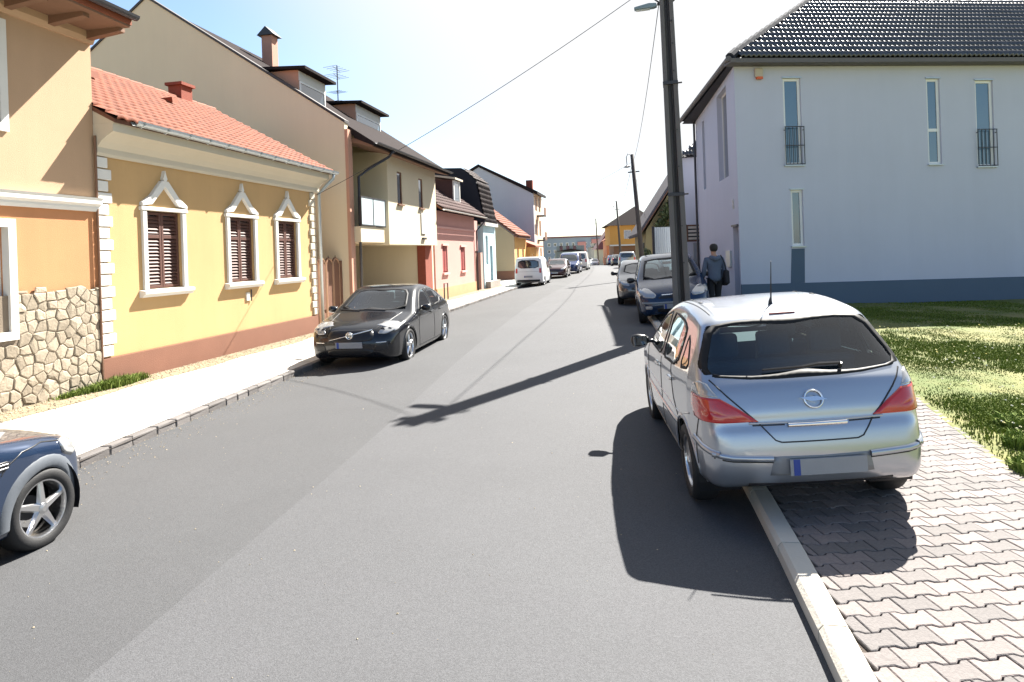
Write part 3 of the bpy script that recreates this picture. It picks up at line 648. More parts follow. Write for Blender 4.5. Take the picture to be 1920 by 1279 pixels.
for b in P3:
    f = window(H3, *b, red_frame, pane_m, y=.08, mull=(b[0]+b[1])/2)
    MB().box(b[0]-.08, b[1]+.08, -.07, -.001, b[3]+.01, b[3]+.1).build('lintel', pink_t, f); MB().box(b[0]-.08, b[1]+.08, -.09, .0, b[2]-.09, b[2]-.002).build('sill', pink_t, f)
    for s in (0, 1):
        x0 = b[0]+.06 if s == 0 else (b[0]+b[1])/2+.03
        MB().box(x0, x0+.29, .04, .075, b[2]+.06, b[3]-.06).build('shutter', red_frame, f)
rr = MB().prism([(-.42,4.10),(-.42,4.20),(3.4,7.05),(7.2,4.2),(7.2,4.1),(3.4,6.93)], 'x', .1, 8.2).build('roof', roof_under, H3)
sv_ = Vector((0, 3.82, 2.85)); tile_roof(H3, rr, (.1,-.45,4.2), (1,0,0), sv_, lambda u, v: 0 <= u < 8.1 and v < sv_.length, .3, .36, .04, tile_brown, tile_brown_j, nind=300)
gutter(MB(), .1, 8.3, -.52, 4.16, .06).build('gutter', white_trim, H3)
MB().tube([(8.2,-.52,4.1),(7.9,-.4,3.8),(7.56,-.1,3.4),(7.56,-.1,.1)], .04, 8).build('downpipe', dark_metal, H3)
d = MB().prism([(.45,4.75),(.45,6.0),(2.2,6.15),(2.2,6.0)], 'x', 5.0, 6.2).build('dormer', tile_brown, H3)
MB().prism([(.25,6.0),(.25,6.1),(2.6,6.5),(2.6,6.4)], 'x', 4.85, 6.35).build('dormer_roof', cream_trim, d)
frame_box(MB(), 5.0, 6.2, 4.8, 5.98, .12, .38, .448).build('window_frame', white_trim, d); MB().box(5.12, 6.08, .40, .44, 4.92, 5.86).build('pane', pane_m, d)
MB().tube([(.45,-.3,.05),(.45,-.3,.85),(1.0,-.3,.85),(1.0,-.3,.05)], .03, 8).build('cycle_bar', dark_metal, H3)
GT2 = tag(froot('yard_gate', S3+7.55, .1), 'narrow dark wooden door with plastered pier beyond the pink house', 'gate')
MB().box(0, 1.0, .05, .12, 0, 2.3).build('door_leaf', wood_brown, GT2); MB().box(1.0, 1.5, -.15, .4, -.1, 2.2).build('pier', M('pier_plaster', (.36,.24,.20), .9, .2, 2, .3, 40), GT2); MB().box(-.05, 1.05, .0, .3, 2.3, 4.0).build('wall_over', pink, GT2)
# ---- dark clad house with pale blue front
slate = M('slate_cladding', (.014,.016,.022), .9, .15, 2, .2, 30); scale_m = M('scale_tile', (.06,.045,.043), .85, .2, 6, .25, 30, rnd=.3); scale_j = M('scale_tile_joined', (.06,.045,.043), .85, .2, 6, .25, 30, island=.3)
pale_blue = M('stucco_pale_blue', (.42,.55,.58), .9, .08, 1, .15, 60)
S4 = 27.6; H4 = tag(froot('town_house', S4), 'tall dark slate clad house with scale tiled mansard over pale blue front', 'house')
mb = wall_face(MB(), 0, 3.2, -.2, 3.75, [(.5,1.1,1.5,3.2),(1.6,2.3,.2,2.6)], y=-.1); shell(mb, 0, 3.2, 9, -.2, 3.75, y=-.1); mb.build('front_wall', pale_blue, H4)
window(H4, .5, 1.1, 1.5, 3.2, white_frame, pane_m, y=0.); MB().box(1.6, 2.3, .02, .08, .2, 2.6).build('door', M('door_blue', (.30,.42,.46), .6, .1, 3, .1, 30), H4)
MB().box(-.1, 3.3, -.28, .0, 3.76, 3.95).build('cornice', white_trim, H4)
man = MB().prism([(-.18,3.96),(.25,6.4),(1.1,7.15),(4.5,7.3),(9,7.0),(9,3.96)], 'x', 0, 3.1).build('mansard', slate, H4)
v4 = Vector((0,.43,2.44)); tile_roof(H4, man, (0,-.22,3.96), (1,0,0), v4, lambda u, v: 0 <= u < 3.1 and v < v4.length, .34, .3, .04, scale_m, scale_j, nind=300)
v5 = Vector((0,.85,.75)); tile_roof(H4, man, (0,.21,6.4), (1,0,0), v5, lambda u, v: 0 <= u < 3.1 and v < v5.length, .34, .3, .04, scale_m, scale_j, nind=40)
MB().box(.2, 3.0, -.4, -.11, -.1, .5).build('plinth', M('plinth_stone', (.25,.22,.19), .9, .25, 4, .4, 30), H4)
# ---- ochre house with red roof
ochre = M('stucco_ochre', (.34,.26,.165), .92, .07, .6, .15, 60); orange2 = M('stucco_apricot', (.56,.315,.10), .92, .08, .7, .15, 60)
S5 = 37.6; z5 = g(1, 48)
H5 = tag(froot('cottage', S5, 0, z5), 'ochre rendered house with steep red roof and blank side wall', 'house')
MB().prism([(0,.75),(0,3.3),(3.6,6.1),(8,3.0),(8,.75)], 'x', 0, .2).build('side_wall', ochre, H5); MB().box(-.03, .2, -.03, 8, -.6, .75).build('plinth', plinth_brown, H5)
mb = wall_face(MB(), .2, 5.2, -.6, 3.2, [(1,1.8,1.2,2.4),(3.2,4.0,1.2,2.4)]); shell(mb, .2, 5.2, 8, -.6, 3.2); mb.build('front_wall', orange2, H5)
window(H5, 1, 1.8, 1.2, 2.4, white_frame, pane_m); window(H5, 3.2, 4.0, 1.2, 2.4, white_frame, pane_m)
rr = MB().prism([(-.35,3.12),(-.35,3.25),(3.6,6.3),(8.2,3.1),(8.2,3.0),(3.6,6.15)], 'x', -.1, 5.4).build('roof', roof_under, H5)
v6 = Vector((0,3.95,3.05)); tile_roof(H5, rr, (-.1,-.38,3.26), (1,0,0), v6, lambda u, v: 0 <= u < 5.5 and v < v6.length, .3, .36, .04, tile_red, tile_red_j, nind=60)
H5b = tag(froot('outbuilding', S5+5.5, -.25, z5), 'low apricot outbuilding with lean-to roof stepping down the street', 'outbuilding')
mb = wall_face(MB(), 0, 3.8, -.6, 2.6, [(1.2,2.0,1.0,1.9)]); shell(mb, 0, 3.8, 5, -.6, 2.6); mb.build('wall', orange2, H5b); window(H5b, 1.2, 2.0, 1.0, 1.9, white_frame, pane_m)
MB().prism([(-.5,2.45),(-.5,2.57),(3,4.0),(5,3.8),(5,2.55)], 'x', -.15, 4.0).build('roof', tile_red, H5b)
# ---- tall white gable
white_wall = M('render_bluish_white', (.46,.475,.50), .92, .07, .3, .12, 50, streak=.08)
S6 = 47.3; z6 = g(3, 58)
H6 = tag(froot('apartment_house', S6, 0, z6), 'tall pale grey rendered apartment house with blank gable and street balconies', 'building')
MB().prism([(0,-.6),(0,7.0),(.6,7.35),(4.8,9.6),(7.5,8.0),(7.5,-.6)], 'x', 0, .3).build('gable_wall', white_wall, H6)
hs = [(x, x+1.0, z, z+1.4) for z in (.9, 3.4, 5.6) for x in (.9, 3.0)]
mb = wall_face(MB(), .3, 5, -.6, 7.1, hs); shell(mb, .3, 5, 7.5, -.6, 7.1); mb.build('front_wall', M('stucco_blush', (.60,.42,.30), .9, .08, .6, .1, 50), H6)
for h in hs: window(H6, *h, white_frame, pane_m)
MB().prism([(-.4,6.95),(-.4,7.2),(.5,7.65),(4.8,9.85),(9,7.6),(9,7.4),(4.8,9.62),(.6,7.36)], 'x', -.12, 5.2).build('roof', tile_dark, H6)
for x, z in ((1.6,5.1),(1.6,2.9)): MB().box(x, x+1.3, -.7, 0, z, z+.12).build('balcony_slab', dark_metal, H6); MB().box(x, x+1.3, -.7, -.66, z+.12, z+.8).build('balcony_front', wood_brown, H6)
MB().box(3.5, 4.1, .6, 1.2, 7.4, 8.6).build('chimney', brick_red, H6)
# ---- far apartment block closing the view
AB = tag(empty('apartment_block', (14.0, 281, -8.5), R(2)), 'long grey panel apartment block with pink bays closing the street', 'building')
grey_panel = M('panel_grey', (.22,.26,.31), .9, .15, .1, .1, 10); pink_panel = M('panel_pink', (.42,.20,.18), .9, .1, .1, .1, 10)
hs = [(1.2+i*2.6, 2.5+i*2.6, 1.2+f*2.9, 2.7+f*2.9) for i in range(9) for f in range(5)]
mb = wall_face(MB(), 0, 24, -1, 16.4, hs, depth=.3); shell(mb, 0, 24, 12, -1, 16.4); mb.quad((0,0,16.4),(24,0,16.4),(24,12,16.4),(0,12,16.4)); mb.build('wall', grey_panel, AB)
for h in hs:
    fr = frame_box(MB(), *h, .18, .2, .28).build('window', white_frame, AB); MB().box(h[0]+.18, h[1]-.18, .24, .27, h[2]+.18, h[3]-.18).build('pane', pane_m, fr)
MB().box(-.3, 24.3, -.4, 12, 16.41, 17.0).build('roof_edge', M('roof_edge_red', (.16,.07,.07), .8, .1, 1, .1, 10), AB)
for x0, x1, z0, z1 in ((14,17.5,9,14.5),(20,23.5,8,15.5),(3,7,5,6.2)): MB().box(x0, x1, -.5, -.01, z0, z1).build('bay', pink_panel, AB)
for k, (x, y, w, h, lab) in enumerate(((14.5,215,9,6.5,'narrow grey house below the apartment block'),(24.5,205,7,7,'weathered tall house with pale front far down the street'))):
    r_ = tag(empty('far_house', (x, y, g(x, y)), 0), lab, 'house'); hs = [(1+i*2.2, 2+i*2.2, 1.2+f*2.8, 2.7+f*2.8) for i in range(int(w/2.3)) for f in range(3)]
    mb = wall_face(MB(), 0, w, -1, h, hs); shell(mb, 0, w, 8, -1, h); mb.build('wall', (M('far_grey', (.17,.19,.19), .9, .2, .3, .1, 10), M('far_pale', (.36,.34,.30), .9, .2, .3, .1, 10))[k], r_)
    for q in hs: MB().box(q[0], q[1], .1, .15, q[2], q[3]).build('window', pane_m, r_)
    MB().prism([(-.3,h),(w/2,h+.8),(w+.3,h)], 'y', -.3, 8.3).build('roof', tile_dark, r_)
# ------------------------------------------------------------ right side
render_w = M('render_white', (.47,.485,.56), .93, .08, .35, .14, 55, streak=.05)
plinth_blue = M('plinth_blue_grey', (.085,.12,.165), .9, .08, .6, .15, 50)
tile_grey = M('tile_anthracite', (.045,.048,.056), .32, .12, 6, .12, 30, rnd=.2, spec=.6); tile_grey_j = M('tile_anthracite_joined', (.045,.048,.056), .32, .12, 6, .12, 30, island=.2, spec=.6)
RB = tag(empty('white_building', (6.55, 19.0, 0), R(6)), 'white two storey building with blue plinth, slit windows and dark tile roof', 'building')
LW = 24.0; zc0, zc1 = 7.38, 7.30
HW = [(1.46,2.00,4.38,6.90), (5.93,6.36,4.32,6.86), (7.50,8.08,4.22,6.80), (1.59,1.96,2.03,3.66), (12.6,13.2,4.3,6.85), (16.0,16.6,4.3,6.85), (12.6,13.2,1.9,3.6)]
mb = wall_face(MB(), 0, LW, .60, zc0, HW, depth=.16)
mb.quad((LW,0,-.5),(LW,9,-.5),(LW,9,zc0),(LW,0,zc0)); mb.quad((2.06,8.13,-.5),(LW,9,-.5),(LW,9,zc0),(2.06,8.13,zc0)); mb.build('front_wall', render_w, RB)
MB().prism([(0,-.5),(LW,-.5),(LW,.70),(0,.98)], 'y', -.03, .02).build('plinth', plinth_blue, RB)
MB().prism([(1.5,.96),(1.93,.96),(1.96,1.95),(1.56,1.95)], 'y', -.006, -.001).build('painted_stripe', plinth_blue, RB)
for k, h in enumerate(HW):
    f = window(RB, *h, white_frame, pane_b, y=.06, fw=.075, trans=(5.34 if k == 1 else None))
    MB().box(h[0]-.03, h[1]+.03, -.035, .06, h[3]+.002, h[3]+.035).build('drip_edge', zinc, f)
    MB().box(h[0]-.04, h[1]+.04, -.06, .06, h[2]-.035, h[2]-.002).build('sill', zinc, f)
for h in (HW[0], HW[2], HW[4], HW[5]):
    z0, z1 = h[2]+.02, h[2]+1.1; rl = MB(); x0, x1 = h[0]-.02, h[1]+.03
    for z in (z0, (z0+z1)/2, z1): rl.box(x0, x1, -.085, -.06, z-.012, z+.012)
    rl = rl.build('railing', dark_metal, RB)
    for q in range(6): x = x0+.01+(x1-x0-.02)*q/5; MB().box(x-.009, x+.009, -.079, -.066, z0+.013, z1-.013).build('baluster', dark_metal, rl)
    for x in (x0+.01, x1-.01): MB().box(x-.01, x+.01, -.06, .0, z1-.1, z1-.08).build('bracket', dark_metal, rl)
al_ = MB().box(.60, .84, -.09, -.001, 6.92, 7.18).build('alarm_box', cream_trim, RB, bevel=.03); MB().box(.64, .82, -.1, -.02, 6.86, 6.93).build('alarm_lamp', M('lamp_orange', (.6,.11,.02), .3, 0, 1, 0), al_)
# street side wall, its own plane
sd = Vector((2.06, 8.13, 0)).normalized(); SM = Matrix(((sd.x,-sd.y,0,0),(sd.y,sd.x,0,0),(0,0,1,0),(0,0,0,1)))   # local x along the wall, local y into the street... mirrored below
SM = Matrix(((-sd.x, sd.y, 0, 2.06), (-sd.y, -sd.x, 0, 8.13), (0,0,1,0), (0,0,0,1)))   # x from the far end to the corner, -y towards the street
LS = math.hypot(2.06, 8.13)
sh = [(LS-3.1, LS-1.35, 4.25, 7.05), (LS-.95, LS-.12, .3, 2.66), (LS-6.6, LS-6.0, 4.3, 6.9)]
mb = wall_face(MB(), 0, LS, -.5, zc0, sh, depth=.25); xf(mb, SM).build('street_wall', render_w, RB)
window(RB, *sh[0], white_frame, pane_m, y=.16, mull=LS-2.2, Mx=SM); window(RB, *sh[2], white_frame, pane_m, y=.16, Mx=SM)
d = xf(MB().box(LS-.95, LS-.12, .18, .23, .3, 2.66), SM).build('door', M('door_grey', (.40,.39,.37), .6, .08, 3, .05, 30), RB); xf(MB().box(LS-.30, LS-.2, .12, .18, 1.2, 1.5), SM).build('handle', dark_metal, d)
xf(MB().box(LS-1.0, LS-.1, -.05, .1, 2.665, 2.72), SM).build('door_hood', dark_metal, RB)
xf(MB().box(LS-2.0, LS-1.3, -.06, -.001, 1.45, 1.95), SM).build('letter_box', zinc, RB)
fo = bpy.data.curves.new('house_number', 'FONT'); fo.body = '8'; fo.size = .42; fo.extrude = .012; fo.align_x = 'CENTER'
fob = bpy.data.objects.new('house_number', fo); COL.objects.link(fob); dg = bpy.context.evaluated_depsgraph_get(); nm = bpy.data.meshes.new_from_object(fob.evaluated_get(dg)); bpy.data.objects.remove(fob)
nm.materials.append(white_trim); nm.transform(SM @ Matrix.Translation((LS-.72, -.015, 3.2)) @ Matrix.Rotation(R(90), 4, 'X')); o = bpy.data.objects.new('house_number', nm); COL.objects.link(o); o.parent = RB
xf(MB().tube([(.12,-.08,7.3),(.12,-.08,.3)], .045, 8), SM).build('downpipe', dark_metal, RB)
# roof
eo = .32; ez = 7.36; sl = .72; rise = lambda d: ez+sl*(d+eo)
rd = 4.35; rz_ = rise(rd); xr = 4.9
A0 = (-eo*.8, -eo, ez); B0 = (2.06-eo-.1, 8.13+.4, ez)
mb = MB(); mb.add([A0, (LW+.3,-eo,ez), (LW+.3,rd,rz_), (xr,rd,rz_), B0, (LW+.3,9,ez), (xr+.4,rd+.2,rz_)], [(0,1,2,3),(0,3,4),(3,2,5,4)])
mb.add([(A0[0],A0[1],ez-.1),(LW+.3,-eo,ez-.1),(LW+.3,9,ez-.1),(B0[0],B0[1],ez-.1)], [(0,1,2,3)])
rf = mb.build('roof', M('roof_membrane', (.03,.03,.035), .8, .1, 3, 0), RB)
def in_roof(u, v):
    y = v*math.cos(math.atan(sl)); return A0[0]+.05+y*(xr-A0[0])/(rd+eo) <= u+A0[0]-.02 and u < 15.5 and v < math.hypot(rd+eo, rz_-ez)-.05
tile_roof(RB, rf, (A0[0], -eo-.04, ez+.03), (1,0,0), (0,1,sl), in_roof, .30, .43, .06, tile_grey, tile_grey_j, humps=2, off=.02)
hip = [Vector(A0).lerp(Vector((xr,rd,rz_)), t/16) for t in range(17)]
for k in range(16): MB().tube([hip[k]+Vector((0,0,.06)), hip[k+1]+Vector((0,0,.10))], .13, 8).build('hip_tile', M('tile_hip', (.03,.033,.042), .9, .1, 4, .1, 30, spec=.1), rf)
for k in range(26): MB().tube([(xr+k*.42,rd,rz_+.05),(xr+k*.42+.44,rd,rz_+.07)], .12, 8).build('ridge_tile', tile_grey, rf)
MB().prism([(-eo-.12,ez-.12),(-eo-.12,ez+.0),(-eo,ez+.02),(.0,ez+.0),(.0,ez-.12)], 'x', -.3, LW+.3).build('eaves_gutter', M('gutter_brown', (.11,.10,.095), .6, .1, 4, 0), RB)
mbg = MB(); a, b = Vector((A0[0]-.08,A0[1]-.1,ez)), Vector((B0[0]-.1,B0[1],ez)); mbg.tube([a, b], .075, 8); mbg.build('eaves_gutter', MATS['gutter_brown'], RB)
# white wing behind
RW = tag(empty('rear_wing', (7.66, 29.2, 0), R(-14)), 'narrow white wing with hipped dark tile roof behind the white building', 'building')
mb = wall_face(MB(), 0, 7, -.3, 6.1); shell(mb, 0, 7, 8, -.3, 6.1); mb.build('wall', render_w, RW)
rf = MB(); rf.add([(-.3,-.3,6.05),(7.3,-.3,6.05),(7.3,8.3,6.05),(-.3,8.3,6.05),(3.5,3.4,8.7),(3.5,4.6,8.7)], [(0,1,4),(1,2,5,4),(2,3,5),(3,0,4,5),(0,3,2,1)]); rf = rf.build('roof', MATS['roof_membrane'], RW)
q = Vector((0,3.7,2.65)); tile_roof(RW, rf, (-.3,-.34,6.08), (1,0,0), q, lambda u, v: u-.05 > v/q.length*3.8 and u < 7.5-v/q.length*3.8 and v < q.length, .30, .43, .06, tile_grey, tile_grey_j, humps=2, nind=40, off=.02)
# grey yard gate with slatted screen
YG = tag(empty('yard_gate', (7.35, 28.0, g(7.8, 28)+.08), R(4)), 'grey sheet gate under a brown slatted screen beside the white building', 'gate')
MB().box(.0, .07, 0, .08, 0, 2.75).build('gate_post', dark_metal, YG); MB().box(.35, 1.25, .02, .06, .1, 1.95).build('gate_leaf', M('sheet_grey', (.30,.31,.32), .6, .06, 3, .05, 30), YG)
sc = frame_box(MB(), .08, .85, 2.0, 2.72, .06, .0, .06).build('screen_frame', wood_brown, YG)
for k in range(4): MB().box(.15, .78, .01, .04, 2.09+k*.155, 2.185+k*.155).build('slat', M('slat_pale', (.62,.55,.46), .7, .15, 5, .1, 30), sc)
MB().box(.14, .79, .045, .055, 2.06, 2.66).build('dark_gap_sheet', black_trim, sc)  # black sheet added behind the slats so their gaps look dark
# beige gable house with climbing plant
BH = tag(empty('gable_house', (9.15, 45.0, g(9, 45)), R(-7)), 'yellowish gable house with steep grey roof overgrown at the front', 'house')
plas = M('plaster_old', (.27,.225,.115), .92, .15, .8, .3, 40)
MB().prism([(0,-.3),(0,3.1),(3.6,8.6),(7.2,3.1),(7.2,-.3)], 'y', 0, 12).build('wall', plas, BH)
MB().prism([(-.45,2.75),(-.55,2.95),(3.6,9.15),(7.75,2.95),(7.65,2.75),(3.6,8.75)], 'y', -.35, 12.4).build('roof', M('roof_sheet_grey', (.085,.08,.09), .95, .1, 2, .1, 20, spec=.08), BH)
MB().box(-.08, -.003, 1.5, 3.2, .9, 2.3).build('window', pane_m, BH); MB().prism([(-.5,2.66),(-.5,2.76),(3.6,8.86),(3.6,8.72)], 'y', -.40, -.351).build('verge_board', wood_brown, BH)
MB().box(1.5, 2.5, -.04, -.003, 1.0, 2.4).build('window', pane_m, BH)
def leaf_cloud(name, root, blobs, n, size, mat):
    P = []
    for (bx, by, bz, rx, ry, rz) in blobs:
        v = np.random.randn(n, 3); v /= np.linalg.norm(v, axis=1)[:,None]; v *= (np.random.rand(n, 1)**.4); P.append(v*[rx,ry,rz]+[bx,by,bz])
    P = np.concatenate(P); m = len(P); a = np.random.randn(m, 3); a /= np.linalg.norm(a, axis=1)[:,None]; b = np.cross(a, np.random.randn(m, 3)); b /= np.linalg.norm(b, axis=1)[:,None]
    s = size*(.6+.8*np.random.rand(m, 1)); V = np.stack([P-a*s, P+b*s*.5, P+a*s, P-b*s*.5], 1).reshape(-1, 3)
    return arr_mesh(name, V, np.arange(m*4).reshape(-1, 4), mat, root)
leaf_d = M('leaf_dark', (.030,.050,.014), .55, .2, 2, 0, island=.5, col2=(.07,.085,.03))
TR = tag(empty('climbing_shrub', (9.9, 44.2, g(9.9, 44.2)), 0), 'dark climbing shrub against the gable of the yellowish house', 'shrub')
tk = MB(); tk.tube([(0,0,-.1),(.1,.1,1.6),(.0,.2,3.4),(.3,.1,4.6)], [.09,.07,.05,.03], 7); tk.tube([(.1,.1,1.8),(.6,.1,3.6),(.9,.2,4.9)], [.05,.04,.02], 6); tk.build('trunk', wood_brown, TR)
leaf_cloud('crown', TR, [(.5,.1,4.2,.5,.4,.6),(.9,.2,3.8,.5,.4,.6),(.1,.1,3.5,.35,.3,.4),(.9,.1,4.7,.4,.3,.5),(.4,0,3.0,.5,.3,.4)], 330, .10, leaf_d)
WF = tag(empty('yard_gate', (8.2, 38.0, g(8.6, 38)+.05), R(5)), 'pale corrugated sheet gate in front of the yellowish house', 'gate')
sheet = M('sheet_white', (.50,.55,.56), .55, .06, 3, .05, 30)
for k in range(10): MB().prism([(k*.12,0),(k*.12+.03,-.03),(k*.12+.09,-.03),(k*.12+.12,0),(k*.12+.12,.02),(k*.12,.02)], 'z', .1, 3.0).build('sheet_rib', sheet, WF)
MB().box(-.12, .0, -.04, .06, 0, 3.05).build('gate_post', dark_metal, WF); MB().box(1.2, 1.3, -.04, .06, 0, 3.05).build('gate_post', dark_metal, WF)
LWl = tag(empty('garden_wall', (8.3, 40.2, g(9, 41)), R(79)), 'rough low stone garden wall with plants beside the yellowish house', 'wall')
MB().box(0, 4.6, -.15, .15, -.1, 1.3).build('wall_body', MATS['plinth_stone'], LWl); leaf_cloud('plants', LWl, [(1,.1,1.5,.7,.3,.4),(3,.1,1.4,.8,.3,.4)], 160, .09, leaf_d)
# orange house with jettied upper floor
OH = tag(empty('orange_house', (15.4, 100, g(16, 100)), R(-4)), 'orange house with jettied upper floor and brown arched ground floor', 'house')
mb = wall_face(MB(), -.6, 6.5, 3.0, 6.0, [(1.5,2.6,3.9,5.2)], y=-1.0); shell(mb, -.6, 6.5, 9, 3.0, 6.0, y=-1.0); mb.quad((-.6,-1,3),(6.5,-1,3),(6.5,9,3),(-.6,9,3)); mb.build('upper_wall', M('stucco_deep_orange', (.50,.25,.065), .9, .1, .5, .1, 40), OH)
mb = wall_face(MB(), 0, 6.5, -1, 2.98, [(2.2,3.2,.2,2.2)]); shell(mb, 0, 6.5, 9, -1, 2.98); mb.build('lower_wall', M('stucco_brown', (.23,.12,.07), .9, .15, .6, .1, 40), OH)
MB().box(2.2, 3.2, .05, .1, .2, 2.2).build('door', wood_brown, OH); window(OH, 1.5, 2.6, 3.9, 5.2, white_frame, pane_m, y=-.9); MB().box(-.65, 6.55, -1.06, -.9, 2.85, 3.05).build('jetty_beam', white_trim, OH)
MB().add([(-1.3,-1.7,5.9),(7,-1.7,5.9),(7,9.6,5.9),(-1.3,9.6,5.9),(3.6,2.6,8.9),(3.6,5.8,8.9)], [(0,1,4),(1,2,5,4),(2,3,5),(3,0,4,5),(0,3,2,1)]).build('roof', tile_dark, OH)
TH = tag(empty('low_house', (16.9, 118, g(17, 120)), R(-5)), 'low terracotta fronted house next to the orange house', 'house')
mb = wall_face(MB(), 0, 5, -1, 4.6, [(.6,1.4,1.2,2.6),(3,4,1.2,2.6)]); shell(mb, 0, 5, 12, -1, 4.6); mb.build('wall', M('stucco_terracotta', (.47,.19,.09), .9, .1, .5, .1, 40), TH); MB().prism([(-.5,4.5),(2.5,6.6),(5.5,4.5)], 'y', -.4, 12).build('roof', tile_red, TH)
for a, b in ((.6,1.4),(3,4)): MB().box(a, b, .08, .12, 1.2, 2.6).build('window', pane_m, TH)
PH = tag(empty('maroon_roof_house', (18.9, 145, g(18, 150)), R(-3)), 'house with steep maroon roof far down the street', 'house')
mb = wall_face(MB(), 0, 9, -1, 4.2, [(1,2,1,2.4),(4,5,1,2.4)]); shell(mb, 0, 9, 12, -1, 4.2); mb.build('wall', M('far_cream', (.42,.40,.30), .9, .1, .5, .1, 40), PH)
MB().add([(-.6,-.5,4.1),(9,-.5,4.1),(9,12,4.1),(-.6,12,4.1),(3.4,.8,9.6),(3.4,11,9.6),(5.5,.8,9.2)], [(0,1,6,4),(1,2,5,4,6),(2,3,5),(3,0,4,5),(0,3,2,1)]).build('roof', M('roof_maroon', (.115,.042,.045), .8, .12, 1, .2, 8), PH)
for a in (1, 4): MB().box(a, a+1, .08, .12, 1, 2.4).build('window', pane_m, PH)
# ------------------------------------------------------------ poles and wires
conc = M('pole_concrete', (.11,.105,.103), .85, .2, 2.2, .35, 30)
def i_pole(root, h, w0, w1, d0, d1, mat):
    """tapered concrete post with a channel down the middle of each face"""
    pr = lambda w, d: [(-w/2,-d/2),(-w*.2,-d/2),(-w*.14,-d*.28),(w*.14,-d*.28),(w*.2,-d/2),(w/2,-d/2),(w/2,d/2),(w*.2,d/2),(w*.14,d*.28),(-w*.14,d*.28),(-w*.2,d/2),(-w/2,d/2)]
    a, b = pr(w0, d0), pr(w1, d1); n = 12
    return MB().add([(x,y,-.3) for x, y in a]+[(x,y,h) for x, y in b], [tuple(range(n))[::-1], tuple(range(n, 2*n))]+[(i,(i+1)%n,n+(i+1)%n,n+i) for i in range(n)]).build('post', mat, root, bevel=.012)
PX, PY = 3.72, 14.6
P1 = tag(empty('utility_pole', (PX, PY, g(PX, PY)+WALK), R(-14)), 'tall concrete utility pole with street lamp behind the silver hatchback', 'pole'); P1.rotation_euler = (0, R(-1.0), R(-14))
i_pole(P1, 8.05, .38, .28, .32, .24, conc)
for z in (2.9, 5.35, 7.3):
    w = .36-.1*z/8.4; b = MB().box(-w/2-.015, w/2+.015, -.165, .165, z-.035, z+.035).build('band', dark_metal, P1)
    MB().tube([(w/2,-.05,z),(w/2+.1,-.05,z)], .018, 6).build('hook', dark_metal, b)
for z in (1.4,2.2,3.5,4.3,5.6,6.2,6.7): MB().lathe([(.0,-.168),(.016,-.168),(.016,-.13)], 8, 'y', (.085,0,z)).build('bolt_hole', black_trim, P1)
MB().tube([(.04,-.10,.3),(.03,-.10,7.4)], .022, 6).build('cable_conduit', black_rubber, P1)
MB().tube([(.0,-.12,.3),(-.01,-.11,7.4)], .014, 6).build('cable', black_rubber, P1)
lamp = MB().prism([(-.12,-.05),(-.2,-.075),(-.62,-.07),(-.62,-.015),(-.3,.035),(-.14,.02)], 'y', -.07, .07); lamp = xf(lamp, Matrix.Translation((-.08, -.02, 7.14))).build('lamp_head', M('lamp_grey', (.16,.22,.25), .5, .1, 5, .05, 30), P1, bevel=.012)
MB().box(-.66, -.36, -.05, .05, 7.055, 7.066).build('lamp_glass', frost, lamp); MB().tube([(-.2,-.02,7.14),(.0,-.02,7.12)], .03, 8).build('lamp_bracket', dark_metal, P1)
MB().box(-.3, .3, -.05, .05, 7.75, 7.83).build('cross_arm', dark_metal, P1)
for x in (-.26,.26): MB().lathe([(.0,7.83),(.03,7.83),(.035,7.88),(.02,7.90),(.04,7.93),(.02,7.97),(0,7.98)], 10, 'z', (x,0,0)).build('insulator', white_trim, P1, smooth=True)
for s in (-1, 1): MB().tube([(s*.14,-.05,7.15),(s*.24,-.1,7.22),(s*.20,-.1,7.34)], .02, 6).build('bracket', dark_metal, P1)
def pole2(x, y, h, lean, lab, nm='utility_pole'):
    p = tag(empty(nm, (x, y, g(x, y))), lab, 'pole'); p.rotation_euler = (0, -lean, 0)
    MB().tube([(0,0,-.3),(0,0,h)], [.17,.11], 10).build('post', M('pole_dark', (.06,.05,.045), .85, .2, 2, .3, 30), p, smooth=True)
    MB().tube([(0,0,h-.1),(-.25,-.1,h+.05),(-.38,-.12,h-.15),(-.38,-.12,h-.7)], .025, 6).build('lamp_arm', dark_metal, p)
    MB().lathe([(0,h-.62),(.06,h-.66),(.22,h-.76),(.0,h-.8)], 12, 'z', (-.38,-.12,0)).build('lamp_shade', dark_metal, p)
    MB().box(-.35, .35, -.03, .03, h-1.1, h-1.03).build('cross_arm', dark_metal, p); return p
pole2(7.93, 40, 7.6, R(3.6), 'dark leaning lamp pole in front of the yellowish gable house')
pole2(14.0, 85, 8.3, R(2.5), 'thin distant lamp pole before the orange house'); pole2(17.2, 132, 9.6, R(1.5), 'farthest thin lamp pole near the maroon roof')
def wire(lab, a, b, sag, r=.008):
    a, b = Vector(a), Vector(b); pts = [a.lerp(b, t/24)-Vector((0,0,sag*4*(t/24)*(1-t/24))) for t in range(25)]
    return tag(MB().tube(pts, r, 5).build('overhead_wire', black_rubber), lab, 'wire')
hc = FO+FT*7.62+FN*(-.08)
wire('overhead wire from the concrete pole to the yellow house corner', (PX-.25, PY, 8.05), (hc[0], hc[1], 3.92), .22)
wire('overhead wire along the street between the concrete and leaning poles', (PX-.3, PY, 7.45), (7.5, 40, 7.4), .5, .009)
hw = FO+FT*47.2
wire('overhead wire crossing the street to the tall grey gable', (7.5, 40, 7.4), (hw[0], hw[1]+.2, 6.6), .5)
wire('overhead wire from the leaning pole onward to the thin pole', (7.5, 40, 7.5), (13.7, 85, 7.0), .7, .012)
wire('overhead wire from the leaning pole to the yellowish house', (7.5, 40, 7.3), (9.2, 45.2, 4.2), .15)
